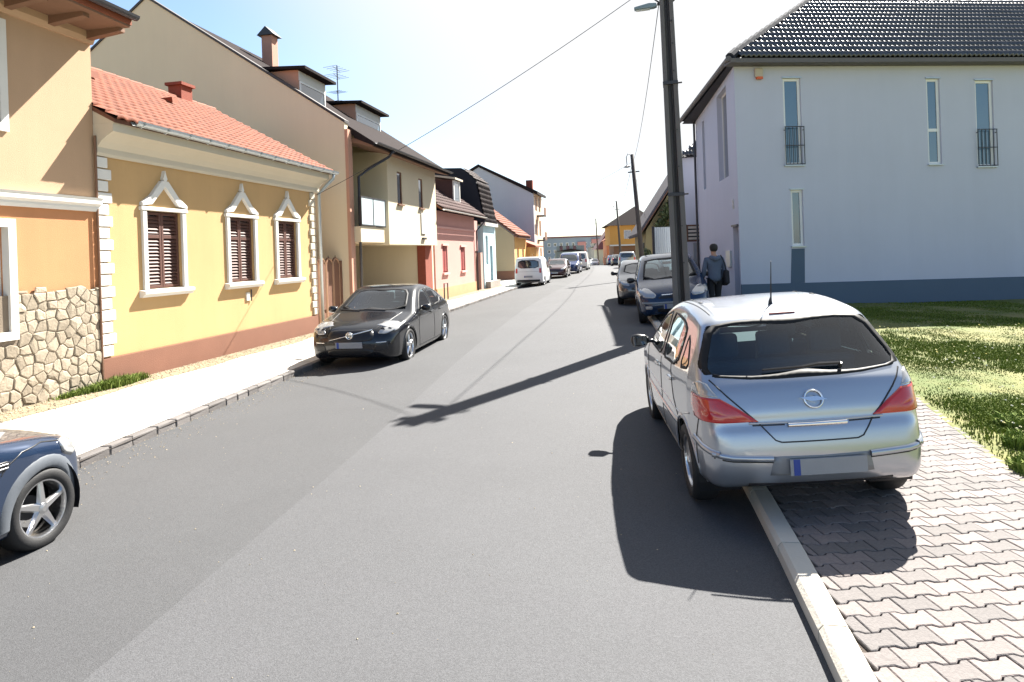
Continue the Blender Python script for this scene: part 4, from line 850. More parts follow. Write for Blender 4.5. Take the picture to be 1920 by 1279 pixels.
# ------------------------------------------------------------ car kit: body surface from side profile, plan width and tumblehome
def chaikin(P, it=2, r=.22):
    P = [np.array(p, float) for p in P]
    for _ in range(it):
        Q = []
        for i in range(len(P)): a, b = P[i], P[(i+1) % len(P)]; Q += [a+(b-a)*r, b-(b-a)*r]
        P = Q
    return np.array(P)
class Body:
    def __init__(s, prof, plan, belt, H, tumble=.36, crown=.05, bow=(.10,.10), k=.10, rnd=2, sill=.0):
        P = chaikin(prof, rnd); s.P = P; s.L = P[:,0].max(); s.plan = np.array(plan); s.belt = np.array(belt); s.H = H; s.t = tumble; s.c = crown; s.bow = bow; s.k = k
        s.h = .02; s.x0 = -.4; s.z0 = -.1; s.nx = int((s.L+.8)/s.h)+1; s.nz = int((H+.5)/s.h)+1
        gx, gz = np.meshgrid(s.x0+np.arange(s.nx)*s.h, s.z0+np.arange(s.nz)*s.h, indexing='ij'); d = np.full(gx.shape, 1e9); ins = np.zeros(gx.shape, bool)
        for i in range(len(P)):
            a, b = P[i], P[(i+1) % len(P)]; e = b-a; t = np.clip(((gx-a[0])*e[0]+(gz-a[1])*e[1])/(e@e+1e-12), 0, 1)
            d = np.minimum(d, np.hypot(gx-a[0]-t*e[0], gz-a[1]-t*e[1]))
            if a[1] != b[1]:
                c = ((a[1] > gz) != (b[1] > gz)) & (gx < (b[0]-a[0])*(gz-a[1])/(b[1]-a[1])+a[0]); ins ^= c
        s.G = np.where(ins, -d, d)
    def prof(s, x, z):
        u = np.clip((x-s.x0)/s.h, 0, s.nx-1.001); v = np.clip((z-s.z0)/s.h, 0, s.nz-1.001); i = u.astype(int); j = v.astype(int); a = u-i; b = v-j; G = s.G
        return (G[i,j]*(1-a)+G[i+1,j]*a)*(1-b)+(G[i,j+1]*(1-a)+G[i+1,j+1]*a)*b
    def f(s, x, y, z):
        ay = np.abs(y); sx = np.clip(x/s.L, 0, 1); x2 = x+ay*ay*(s.bow[0]*sx**2-s.bow[1]*(1-sx)**2); z2 = z+s.c*ay*ay
        d1 = s.prof(x2, z2); w = np.interp(x, s.plan[:,0], s.plan[:,1]); bl = np.interp(x, s.belt[:,0], s.belt[:,1]); q = .025
        w = w-s.t*np.logaddexp(0, np.clip((z-bl)/q, -30, 60))*q-.35*np.clip(.48-z, 0, 1)**2-.10*np.clip(z-.62, 0, .4)**1.5
        d2 = (ay-w)*.95; h = np.clip(s.k-np.abs(d1-d2), 0, None)/s.k; return np.maximum(d1, d2)+h*h*s.k*.25
    def cast(s, o, d, tmax=4.):
        o = np.asarray(o, float); d = np.asarray(d, float); lo = np.zeros(len(o)); hi = np.full(len(o), tmax)
        for _ in range(30):
            m = (lo+hi)/2; p = o+d*m[:,None]; i = s.f(p[:,0], p[:,1], p[:,2]) < 0; lo = np.where(i, m, lo); hi = np.where(i, hi, m)
        return o+d*((lo+hi)/2)[:,None]
    def normal(s, p):
        e = .004; g_ = np.stack([s.f(p[:,0]+e,p[:,1],p[:,2])-s.f(p[:,0]-e,p[:,1],p[:,2]), s.f(p[:,0],p[:,1]+e,p[:,2])-s.f(p[:,0],p[:,1]-e,p[:,2]), s.f(p[:,0],p[:,1],p[:,2]+e)-s.f(p[:,0],p[:,1],p[:,2]-e)], 1)
        return g_/(np.linalg.norm(g_, axis=1)[:,None]+1e-9)
    def mesh(s, cell):
        L, H = s.L, s.H; W = s.plan[:,1].max(); c = np.array([L*.5, 0, .62]); zb = .12
        xs = np.linspace(-.0, L, int(L/cell)+1); ysv = np.linspace(-W, W, int(2*W/cell)+1); zs = np.linspace(zb, H, int((H-zb)/cell)+1)
        idx = {}; V = []; F = []
        def vid(p):
            k = (round(p[0]*2000), round(p[1]*2000), round(p[2]*2000))
            if k not in idx: idx[k] = len(V); V.append(p)
            return idx[k]
        def face(A, B, fn, flip):
            I = [[vid(fn(a, b)) for b in B] for a in A]
            for i in range(len(A)-1):
                for j in range(len(B)-1):
                    q = (I[i][j], I[i+1][j], I[i+1][j+1], I[i][j+1]); F.append(q[::-1] if flip else q)
        face(xs, zs, lambda a, b: (a, -W, b), False); face(xs, zs, lambda a, b: (a, W, b), True)
        face(xs, ysv, lambda a, b: (a, b, H), False); face(xs, ysv, lambda a, b: (a, b, zb), True)
        face(ysv, zs, lambda a, b: (0., a, b), True); face(ysv, zs, lambda a, b: (L, a, b), False)
        V = np.array(V); d = V-c; d /= np.linalg.norm(d, axis=1)[:,None]
        return s.cast(np.repeat(c[None], len(V), 0), d), np.array(F)
def in_poly(px, pz, poly):
    ins = np.zeros(px.shape, bool); n = len(poly)
    for i in range(n):
        a, b = poly[i], poly[(i+1) % n]
        if a[1] != b[1]: ins ^= ((a[1] > pz) != (b[1] > pz)) & (px < (b[0]-a[0])*(pz-a[1])/(b[1]-a[1])+a[0])
    return ins
def resample(P, step):
    out = []
    for i in range(len(P)):
        a, b = np.array(P[i]), np.array(P[(i+1) % len(P)]); n = max(1, int(np.hypot(*(b-a))/step))
        for k in range(n): out.append(a+(b-a)*k/n)
    return np.array(out)
def ray_for(B, P2, mode, s=1):
    """2D points to rays: side (x,z), rear/front (y,z), top (x,y)"""
    n = len(P2); o = np.zeros((n, 3)); d = np.zeros((n, 3))
    if mode == 'side': o[:,0] = P2[:,0]; o[:,2] = P2[:,1]; d[:,1] = s
    elif mode == 'rear': o[:,0] = B.L*.5; o[:,1] = P2[:,0]; o[:,2] = P2[:,1]; d[:,0] = -1
    elif mode == 'corner':      # (angle*0.7, z) round a rear corner
        t = P2[:,0]/.7; o[:,0] = .80; o[:,1] = s*.25; o[:,2] = P2[:,1]; d[:,0] = -np.cos(t); d[:,1] = s*np.sin(t)
    elif mode == 'front': o[:,0] = B.L*.5; o[:,1] = P2[:,0]; o[:,2] = P2[:,1]; d[:,0] = 1
    else: o[:,0] = P2[:,0]; o[:,1] = P2[:,1]; o[:,2] = .5; d[:,2] = 1
    return o, d
def patch(B, poly, mode, s, name, mat, parent, off=.004, rnd=1, step=.04, rings=5, border=None, bmat=None, tuck=.006):
    """a panel that lies on the body surface inside poly; border makes a frame strip of that width instead of filling"""
    P = chaikin(poly, rnd, .18) if rnd else np.array(poly, float); P = resample(P, step); c = P.mean(0); n = len(P)
    D = c-P; L_ = np.linalg.norm(D, axis=1)[:,None]
    if border: lv = [(P, -tuck), (P+D/L_*.004, off), (P+D/L_*border, off), (P+D/L_*(border+.004), -tuck)]
    else:
        lv = [(P, -tuck), (P+D/L_*.005, off)]+[(P+D*(k/rings), off) for k in range(1, rings)]
    V = []
    for Q, o_ in lv:
        o, d = ray_for(B, Q, mode, s); p = B.cast(o, d); V.append(p+B.normal(p)*o_)
    F = [(k*n+i, k*n+(i+1) % n, (k+1)*n+(i+1) % n, (k+1)*n+i) for k in range(len(lv)-1) for i in range(n)]; V = np.concatenate(V)
    m = MB(); m.v = [tuple(p) for p in V]; m.f = F; m.m = [0]*len(F)
    if not border:
        o, d = ray_for(B, c[None], mode, s); p = B.cast(o, d); m.v.append(tuple((p+B.normal(p)*off)[0])); b = (len(lv)-1)*n
        for i in range(n): m.f.append((b+i, b+(i+1) % n, len(m.v)-1)); m.m.append(0)
    return m.build(name, mat, parent, smooth=True)
def strip(B, pts, mode, s, w, name, mat, parent, off=.004, closed=False):
    """thin line on the body: shut lines, mouldings"""
    P = [np.array(p, float) for p in pts]; Q = []
    for i in range(len(P)-(0 if closed else 1)):
        a, b = P[i], P[(i+1) % len(P)]; k = max(1, int(np.hypot(*(b-a))/.05)); Q += [a+(b-a)*t/k for t in range(k)]
    if not closed: Q.append(P[-1])
    Q = np.array(Q); T = np.gradient(Q, axis=0); T /= np.linalg.norm(T, axis=1)[:,None]+1e-9; Nn = np.stack([-T[:,1], T[:,0]], 1); V = []
    for o2, oo in ((-w/2,-.004),(-w/2*.7,off),(w/2*.7,off),(w/2,-.004)):
        o, d = ray_for(B, Q+Nn*o2, mode, s); p = B.cast(o, d); V.append(p+B.normal(p)*oo)
    n = len(Q); m = MB(); m.v = [tuple(p) for p in np.concatenate(V)]; m.f = [(k*n+i, k*n+i+1, (k+1)*n+i+1, (k+1)*n+i) for k in range(3) for i in range(n-1)]; m.m = [0]*len(m.f)
    return m.build(name, mat, parent, smooth=True)
def wheel(parent, x, y, r, side, spokes=5, w=.20, rim=.66, style='star', mat=None, name='wheel'):
    mat = mat or alloy; s = side
    hub = MB(); hub.lathe([(0,-.02),(r*.3,-.02),(r*.3,.06),(0,.06)], 20, 'y'); hub.v = [(p[0]+x, p[1]*-s+y-s*.06, p[2]+r) for p in hub.v]; hub = hub.build(name, dark_metal, parent)
    t = MB(); pr = [(r*rim,-w/2+.015),(r*rim+.02,-w/2),(r*.90,-w/2-.004),(r*.965,-w/2+.02),(r*.995,-w/2+.05),(r,0),(r*.995,w/2-.05),(r*.965,w/2-.02),(r*.90,w/2+.004),(r*rim+.02,w/2),(r*rim,w/2-.015)]
    t.lathe(pr, 40, 'y'); t.v = [(p[0]+x, p[1]+y, p[2]+r) for p in t.v]; t.build('tyre', black_rubber, hub, smooth=True)
    m = MB(); R0 = r*rim+.004; yo = w/2-.012
    m.lathe([(R0*.99,-w*.3),(R0*.93,-w*.1),(R0*.92,yo-.03),(R0*.95,yo-.004),(R0,yo),(R0*1.005,yo-.012)], 40, 'y'); m.lathe([(R0*.92,yo-.10),(0,yo-.10)], 30, 'y') if style == 'cover' else None
    fs = yo-.02
    if style == 'cover':
        m.lathe([(R0*.94,fs-.01),(R0*.8,fs+.006),(R0*.4,fs+.012),(R0*.18,fs+.02),(0,fs+.02)], 40, 'y')
    for k in range(spokes):
        a = 2*math.pi*k/spokes+.3; ca, sa = math.cos(a), math.sin(a); w0, w1 = (R0*.17, R0*.10) if style != 'multi' else (R0*.09, R0*.07)
        pts = [(R0*.12,-w0,fs-.01),(R0*.95,-w1,fs-.012),(R0*.95,w1,fs-.012),(R0*.12,w0,fs-.01),(R0*.12,-w0*.6,fs+.02),(R0*.94,-w1*.5,fs+.004),(R0*.94,w1*.5,fs+.004),(R0*.12,w0*.6,fs+.02)]
        if style == 'cover': continue
        b = len(m.v); m.add([(p[0]*ca-p[1]*sa, p[2], p[0]*sa+p[1]*ca) for p in pts], [(0,1,5,4),(2,3,7,6),(4,5,6,7),(0,3,2,1),(1,2,6,5),(0,4,7,3)])
    m.lathe([(R0*.22,fs-.01),(R0*.2,fs+.022),(R0*.1,fs+.03),(0,fs+.03)], 16, 'y')
    m.v = [(p[0]+x, p[1]*s+y, p[2]+r) for p in m.v]; m.build('rim', mat, hub, smooth=False)
    return hub
def mirror_obj(parent, B, x, z, side, paint):
    o, d = ray_for(B, np.array([[x, z]]), 'side', side); p = B.cast(o, d)[0]; s = side
    m = MB(); sec = []
    for t, (w, h) in zip((0,.25,.6,.9,1), ((.03,.035),(.07,.06),(.085,.075),(.075,.065),(.02,.02))):
        yy = p[1]+s*(.04+.20*t); sec.append([(p[0]+w*math.cos(a)*(1.0 if math.cos(a) > 0 else .55), yy, p[2]+.02+h*math.sin(a)) for a in np.linspace(0, 6.283, 13)[:-1]])
    V = [q for r_ in sec for q in r_]; F = [(k*12+i, k*12+(i+1)%12, (k+1)*12+(i+1)%12, (k+1)*12+i) for k in range(4) for i in range(12)]+[tuple(range(12)), tuple(range(48, 60))]
    m.add(V, F); m.tube([(p[0],p[1]-s*.03,p[2]),(p[0],p[1]+s*.06,p[2]+.01)], .022, 6); ob = m.build('wing_mirror', paint, parent, smooth=True)
    MB().box(p[0]-.062, p[0]-.05, min(p[1]+s*.07,p[1]+s*.22), max(p[1]+s*.07,p[1]+s*.22), p[2]-.03, p[2]+.075).build('mirror_glass', M('mirror_glass', (.10,.11,.12), .03, 0, 1, 0, metal=1), ob)
def seats(root, rows, z0=.32, wid=.24):
    for x, n in rows:
        for y in ((-.36, .36) if n == 2 else (-.42, 0, .42)):
            b = MB(); b.prism([(x-.02,z0),(x-.18,z0+.68),(x-.08,z0+.70),(x+.12,z0+.14),(x+.5,z0+.16),(x+.52,z0)], 'y', y-wid, y+wid); st = b.build('seat', seat_m, root, bevel=.03)
            MB().box(x-.20, x-.10, y-.13, y+.13, z0+.73, z0+.93).build('headrest', seat_m, st, bevel=.03)
def car(name, label, cat, loc, head, B, paint, axles, r, cell=.035, roll=0., glass='see', side_w=(), shield=None, rearw=None, arch=None, wheels='star', spokes=5, rim=.66, y_w=None, lip=None, seat_rows=(), lipw=.035, pitch_=0., group=None, wz=0.):
    """empty at the ground below the middle of the car, x forwards"""
    root = empty(name, loc, 0); tag(root, label, cat, group); root.rotation_mode = 'XYZ'
    root.rotation_euler = (0, 0, R(90)-head); mid = B.L/2
    if roll or pitch_: root.rotation_euler = (Matrix.Rotation(R(90)-head, 3, 'Z') @ Matrix.Rotation(roll, 3, 'X') @ Matrix.Rotation(pitch_, 3, 'Y')).to_euler()
    root.location = Vector(loc)
    V, F = B.mesh(cell); arch = arch or r+.045
    kill = np.zeros(len(F), bool); Wm = B.plan[:,1].max()
    for ax in axles:
        zc = r+wz; q = ((V[:,0]-ax)**2+(V[:,2]-zc)**2 < (arch-.004)**2) & (np.abs(V[:,1]) > Wm-.34); q |= ((V[:,0]-ax)**2 < (arch-.02)**2) & (V[:,2] < zc) & (np.abs(V[:,1]) > Wm-.34)
        kill |= q[F].all(1)
    holes = []
    if glass == 'see':
        for P in side_w:
            P2 = np.array(P); c = P2.mean(0); P2 = c+(P2-c)*np.maximum(.0, 1-.012/np.linalg.norm(P2-c, axis=1))[:,None]
            q = in_poly(V[:,0], V[:,2], P2) & (np.abs(V[:,1]) > .35); holes.append(q)
        for P, front in ((shield, True), (rearw, False)):
            if P is None: continue
            q = in_poly(V[:,1], V[:,2], P) & ((V[:,0] > mid) if front else (V[:,0] < mid)); holes.append(q)
    K2 = kill.copy()
    for q in holes: K2 |= q[F].all(1)
    body = arr_mesh('body', V, F[~K2], paint, root, smooth=True)
    if glass == 'see':
        Nn = B.normal(V); V2 = V-Nn*.03; arr_mesh('interior_lining', V2, F[~K2][:,::-1], dark_inside, root, smooth=True)
        seats(root, seat_rows)
    gm = glass_car if glass == 'see' else M('car_glass_dark', (.012,.018,.022), .03, 0, 1, 0, spec=.8, coat=1)
    for P in side_w:
        for s in (1, -1):
            w = patch(B, P, 'side', s, 'side_window', gm, root, off=.001, step=.06); patch(B, P, 'side', s, 'window_seal', seal_m, w, off=.004, border=.03, step=.06)
    for P, mode, nm, mt in ((shield, 'front', 'windscreen', glass_front if glass == 'see' else gm), (rearw, 'rear', 'rear_window', gm)):
        if P is None: continue
        w = patch(B, P, mode, 1, nm, mt, root, off=.001, step=.06, rings=8); patch(B, P, mode, 1, 'window_seal', seal_m, w, off=.004, border=.05, step=.06)
    yw = y_w or Wm-.12
    for ax in axles:
        for s in (1, -1):
            wh = wheel(root, ax, s*yw, r, s, spokes, style=wheels, rim=rim); wh.location.z = wz; zc = r+wz
            ln = MB(); n = 20; a = np.linspace(-.35, math.pi+.35, n); ra = arch+.012
            ln.add([(ax+ra*math.cos(t), s*(Wm-.36), zc+ra*math.sin(t)) for t in a]+[(ax+ra*math.cos(t), s*(Wm-.045), zc+ra*math.sin(t)) for t in a]+[(ax, s*(Wm-.36), zc)], [(i,i+1,n+i+1,n+i) for i in range(n-1)]+[(i,i+1,2*n) for i in range(n-1)])
            ln.build('wheel_arch_liner', black_trim, root)
            P = [(ax+arch*math.cos(t), zc+arch*math.sin(t)) for t in np.linspace(-.30, math.pi+.30, 22)]
            P = [p for p in P if p[1] > .2]
            strip(B, P, 'side', s, lipw, 'wheel_arch', lip or paint, root, off=.008)
    return root, body
def plate(root, x, y, z, ang, w=.52, h=.11, front=False):
    o = empty('number_plate', (0,0,0)) if False else None
    s = 1 if front else -1
    m = MB().box(-.006, .006, -w/2, w/2, -h/2, h/2); Mx = Matrix.Translation((x, y, z)) @ Matrix.Rotation(ang, 4, 'Y'); p = xf(m, Mx).build('number_plate', plate_m, root)
    q = MB().box(s*.0065-.001, s*.0065+.001, (w/2-.045)*(1 if not front else -1)-.0225*1+(.0 if not front else .0), (w/2-.045)*(1 if not front else -1)+.0225, -h/2, h/2); xf(q, Mx).build('country_band', plate_b, p)
silver = M('paint_silver', (.36,.39,.44), .30, .02, 2, 0, metal=.75, coat=1)
darkblue = M('paint_graphite', (.007,.008,.011), .22, 0, 1, 0, metal=.1, coat=.5)
# ------------------------------------------------------------ silver hatchback
prof = [(.10,.24),(.015,.34),(-.01,.50),(.02,.66),(.055,.72),(.06,.80),(.13,.97),(.20,1.03),(.56,1.40),(.64,1.445),(.95,1.485),(1.45,1.508),(1.95,1.488),(2.35,1.415),(2.75,1.21),(3.20,.985),(3.40,.935),(3.80,.845),(4.08,.74),(4.20,.62),(4.25,.46),(4.20,.28),(4.10,.20),(3.6,.19),(.5,.19)]
plan = [(-.05,.60),(.0,.68),(.08,.75),(.25,.805),(.6,.85),(1.2,.876),(2.4,.876),(3.2,.868),(3.7,.85),(4.0,.79),(4.15,.70),(4.25,.58)]
belt = [(0,.99),(.4,1.0),(1.0,.965),(2.0,.93),(3.0,.90),(3.3,.93),(4.2,.80)]
plan = [(a, b*.955) for a, b in plan]
OB = Body(prof, plan, belt, 1.55, tumble=.40, crown=.045, bow=(.16,.14), k=.10)
side1 = [(2.52,.945),(2.90,.95),(2.98,.97),(2.62,1.17),(2.38,1.30),(2.06,1.37),(1.98,1.375),(1.96,.945)]
side2 = [(1.04,.98),(1.88,.945),(1.90,1.375),(1.55,1.385),(1.20,1.36),(1.02,1.30)]
side3 = [(.62,1.03),(.95,.985),(.93,1.285),(.80,1.22)]
shield = [(-.66,.985),(.66,.985),(.57,1.37),(.3,1.40),(-.3,1.40),(-.57,1.37)]
rearw = [(-.70,1.03),(-.73,1.09),(-.61,1.37),(-.35,1.402),(.35,1.402),(.61,1.37),(.73,1.09),(.70,1.03),(.35,1.0),(-.35,1.0)]
oy = 6.75; ox = 2.34; oh = R(5.0)
zl = crown(1.55, 6.8); zr = g(3.1, 6.8)+WALK; kroll = math.atan2(zr-zl, 1.5)
OPEL, ob = car('parked_car', 'silver five door hatchback parked half on the pavement, seen from behind', 'car', (ox, oy, (zl+zr)/2+.07), oh, OB, silver, (.80, 3.414), .315, cell=.022, roll=-kroll,
   side_w=(side1, side2, side3), shield=shield, rearw=rearw, wheels='cover', spokes=0, arch=.37, wz=-.07, seat_rows=((2.05,2),(1.1,3)))
def shift(root, L):      # body was built from the tail; centre it on the root
    for o in root.children: o.location.x -= L/2
shift(OPEL, OB.L)
OM = OPEL; dx = -OB.L/2
def addp(root, L, fn):
    before = set(root.children); fn()
    for o in root.children:
        if o not in before: o.location.x -= L/2
def opel_details():
    # tail lamps: clear upper part and red lower part
    for s in (1, -1):
        # wraps round the corner: rear patch and side patch
        A = lambda t, z: (R(t)*.7, z)
        patch(OB, [A(11,.725),A(30,.718),A(52,.722),A(58,.80),A(57,.892),A(45,.895),A(31,.892),A(20,.81)], 'corner', s, 'tail_lamp', lens_red, OM, off=.012, step=.02, rnd=0)
        patch(OB, [A(31.5,.898),A(45,.901),A(57,.898),A(54,.97),A(46,1.0),A(39,.985)], 'corner', s, 'tail_lamp', lens_clear, OM, off=.012, step=.02, rnd=0)
        strip(OB, [(s*.395,.715),(s*.48,.80),(s*.58,.90),(s*.68,1.01)], 'rear', 1, .014, 'shut_line', black_trim, OM)
        strip(OB, [(s*.395,.715),(s*.30,.600),(s*.26,.585)], 'rear', 1, .012, 'shut_line', black_trim, OM)
        strip(OB, [(s*.33,.475),(s*.60,.485),(s*.72,.50)], 'rear', 1, .045, 'bumper_strip', silver, OM, off=.02); strip(OB, [(s*.33,.447),(s*.60,.457),(s*.72,.472)], 'rear', 1, .012, 'bumper_groove', black_trim, OM, off=.003)
        strip(OB, [(.08,.505),(.30,.53),(.44,.55)], 'side', s, .045, 'bumper_strip', silver, OM, off=.018)
        # doors
        strip(OB, [(1.00,.30),(.98,.55),(1.16,.70),(1.30,.97)], 'side', s, .010, 'shut_line', black_trim, OM); strip(OB, [(1.93,.26),(1.93,.94)], 'side', s, .010, 'shut_line', black_trim, OM)
        strip(OB, [(3.0,.28),(3.05,.6),(2.98,.95)], 'side', s, .010, 'shut_line', black_trim, OM); strip(OB, [(1.0,.27),(2.0,.255),(3.0,.27)], 'side', s, .012, 'shut_line', black_trim, OM)
        strip(OB, [(1.0,.52),(2.0,.50),(3.0,.50)], 'side', s, .05, 'side_moulding', silver, OM, off=.012)
        for hx in (1.28, 2.10): strip(OB, [(hx-.09,.855),(hx+.09,.845)], 'side', s, .035, 'door_handle', silver, OM, off=.03)
        strip(OB, [(.44,.27),(.40,.55),(.30,.735)], 'side', s, .010, 'shut_line', black_trim, OM)
        strip(OB, [(.55,.70),(.9,.62),(3.2,.62)], 'side', s, .012, 'body_crease', silver, OM, off=.006)
        for tx in (1.3, 1.75): strip(OB, [(tx,s*.49),(tx+.07,s*.49)], 'top', 1, .03, 'roof_clip', black_trim, OM, off=.006)
        strip(OB, [(.75,s*.535),(1.5,s*.55),(2.3,s*.55)], 'top', 1, .014, 'roof_channel', black_trim, OM, off=.002)
        patch(OB, [(s*.30,.62),(s*.50,.74),(s*.72,.76),(s*.68,.66)], 'front', 1, 'headlamp', lens_clear, OM, off=.012, step=.03)
        mirror_obj(OM, OB, 2.83, .965, s, black_trim)
    strip(OB, [(-.26,.585),(.26,.585)], 'rear', 1, .012, 'shut_line', black_trim, OM); strip(OB, [(-.46,.715),(.46,.715)], 'rear', 1, .018, 'tailgate_crease', silver, OM, off=.010)
    strip(OB, [(-.20,.695),(.20,.695)], 'rear', 1, .030, 'chrome_handle', chrome, OM, off=.022); strip(OB, [(-.44,.70),(-.22,.70)], 'rear', 1, .012, 'tailgate_groove', black_trim, OM, off=.003); strip(OB, [(.44,.70),(.22,.70)], 'rear', 1, .012, 'tailgate_groove', black_trim, OM, off=.003)
    patch(OB, [(-.62,1.375),(-.55,1.408),(.55,1.408),(.62,1.375),(.35,1.398),(-.35,1.398)], 'rear', 1, 'spoiler_edge', black_trim, OM, off=.006, rnd=0) if False else None
    strip(OB, [(-.10,1.428),(.10,1.428)], 'rear', 1, .012, 'brake_light', M('lens_dark_red', (.12,.006,.006), .25, 0, 1, 0), OM, off=.006)
    # emblem: ring with a flash through it
    o, d = ray_for(OB, np.array([[0,.86]]), 'rear'); p = OB.cast(o, d)[0]; nn = Vector(OB.normal(p[None])[0]); q = nn.to_track_quat('Z', 'Y'); em = Matrix.Translation(Vector(p)+nn*.006) @ q.to_matrix().to_4x4()
    rg = MB(); rg.tube([(.062*math.cos(t), .062*math.sin(t), .006) for t in np.linspace(0, 6.283, 25)], .008, 6, caps=False); e = xf(rg, em).build('emblem_ring', chrome, OM, smooth=True)
    bolt = MB().prism([(-.085,.008),(-.012,.012),(-.02,.022),(.085,-.008),(.012,-.012),(.02,-.022)], 'z', .0, .016) if False else None
    xax = q @ Vector((1,0,0)); flip = 1 if abs(xax.y) > .7 else 0
    pts = [(-.095,.012),(.02,.016),(-.012,.03),(.095,-.012),(-.02,-.016),(.012,-.03)]
    if not flip: pts = [(y_, x_) for x_, y_ in pts]
    xf(MB().prism(pts, 'z', .0, .016), em).build('emblem_flash', chrome, e)
    # wiper
    o, d = ray_for(OB, np.array([[.02,1.055],[-.10,1.066],[-.26,1.062],[.30,1.05]]), 'rear'); P = OB.cast(o, d); P = [tuple(a+np.array([-.025,0,.018])) for a in P]
    w = MB(); w.tube([P[3], P[0], P[1], P[2]], [.008,.012,.014,.012], 6); w.tube([(P[2][0],P[2][1],P[2][2]),(P[2][0]+.02,P[2][1],P[2][2]-.05)], .014, 6); w.build('rear_wiper', black_trim, OM)
    plate(OM, -.02, -.03, .415, R(-4), .52, .115); patch(OB, [(-.36,.35),(-.33,.49),(.33,.49),(.36,.35)], 'rear', 1, 'plate_recess_shade', M('bumper_shadow', (.20,.21,.23), .5, 0, 1, 0, metal=.3), OM, off=.003, rnd=0)  # flat patch round the plate, recess shade put into its darker grey
    o, d = ray_for(OB, np.array([[.9,.0]]), 'top'); p = OB.cast(o, d)[0]; MB().tube([tuple(p+np.array([0,0,-.005])), tuple(p+np.array([0,0,.02])), tuple(p+np.array([-.03,0,.06])), tuple(p+np.array([-.12,0,.36]))], [.022,.016,.007,.003], 6).build('aerial', black_trim, OM)
    st = MB(); st.tube([(2.62+.02*math.sin(t)-.06*math.cos(t), .36+.18*math.sin(t), .86+.18*math.cos(t)) for t in np.linspace(0, 6.283, 21)], .014, 6); st.build('steering_wheel', black_trim, OM)
    MB().prism([(2.70,.5),(2.72,.90),(2.95,.97),(3.1,.95),(3.1,.5)], 'y', -.68, .68).build('dashboard', dark_inside, OM); MB().box(2.52, 2.56, -.11, .11, 1.26, 1.33).build('rear_view_mirror', black_trim, OM)
    MB().box(.35, .95, -.6, .6, .9, .93).build('parcel_shelf', dark_inside, OM)
    strip(OB, [(-.5,.268),(-.3,.26),(.3,.26),(.5,.268)], 'rear', 1, .04, 'lower_valance', black_trim, OM, off=.006)
addp(OM, OB.L, opel_details)
# ------------------------------------------------------------ dark saloon on the left, facing the camera
prof = [(.06,.26),(.0,.42),(.0,.62),(.04,.78),(.10,.93),(.30,1.02),(.55,1.055),(1.0,1.27),(1.45,1.42),(1.9,1.475),(2.3,1.47),(2.65,1.39),(3.05,1.18),(3.42,.995),(3.6,.96),(4.1,.87),(4.45,.77),(4.58,.64),(4.63,.48),(4.60,.28),(4.50,.20),(3.9,.18),(.5,.18)]
plan = [(-.02,.62),(.05,.74),(.2,.84),(.6,.905),(1.5,.93),(3.2,.93),(3.9,.915),(4.25,.86),(4.45,.78),(4.55,.70),(4.63,.55)]
belt = [(0,.97),(.6,1.0),(1.4,.96),(3.0,.915),(3.5,.92),(4.5,.80)]
VB = Body(prof, plan, belt, 1.52, tumble=.46, crown=.05, bow=(.20,.12), k=.11)
s1 = [(2.52,.945),(3.02,.945),(2.98,.99),(2.60,1.24),(2.36,1.345),(2.05,1.375),(2.0,.955)]; s2 = [(1.25,1.0),(1.92,.96),(1.97,1.375),(1.65,1.365),(1.35,1.29),(1.10,1.15)]; s3 = [(.86,1.06),(1.15,1.01),(1.06,1.13)]
shield = [(-.70,1.0),(.70,1.0),(.58,1.36),(.3,1.405),(-.3,1.405),(-.58,1.36)]; rw = [(-.62,1.07),(.62,1.07),(.5,1.34),(-.5,1.34)]
vh = math.pi+R(8.2); vz = g(-3.1, 14.6)
fd = Vector((math.sin(vh), math.cos(vh), 0))
vw = Vector((-2.05, 13.02, 0)); left = Vector((-fd.y, fd.x, 0))           # its front left wheel
vc = vw-left*.91-fd*(3.73-VB.L/2)
VO, vb = car('parked_car', 'black saloon with sloping grille badge parked before the yellow house', 'car', (vc.x, vc.y, vz+.01), vh, VB, darkblue, (.954, 3.73), .335, cell=.03, side_w=(s1, s2, s3), shield=shield, rearw=rw, wheels='star', spokes=5, rim=.72, arch=.375, seat_rows=((2.05,2),(1.15,3)))
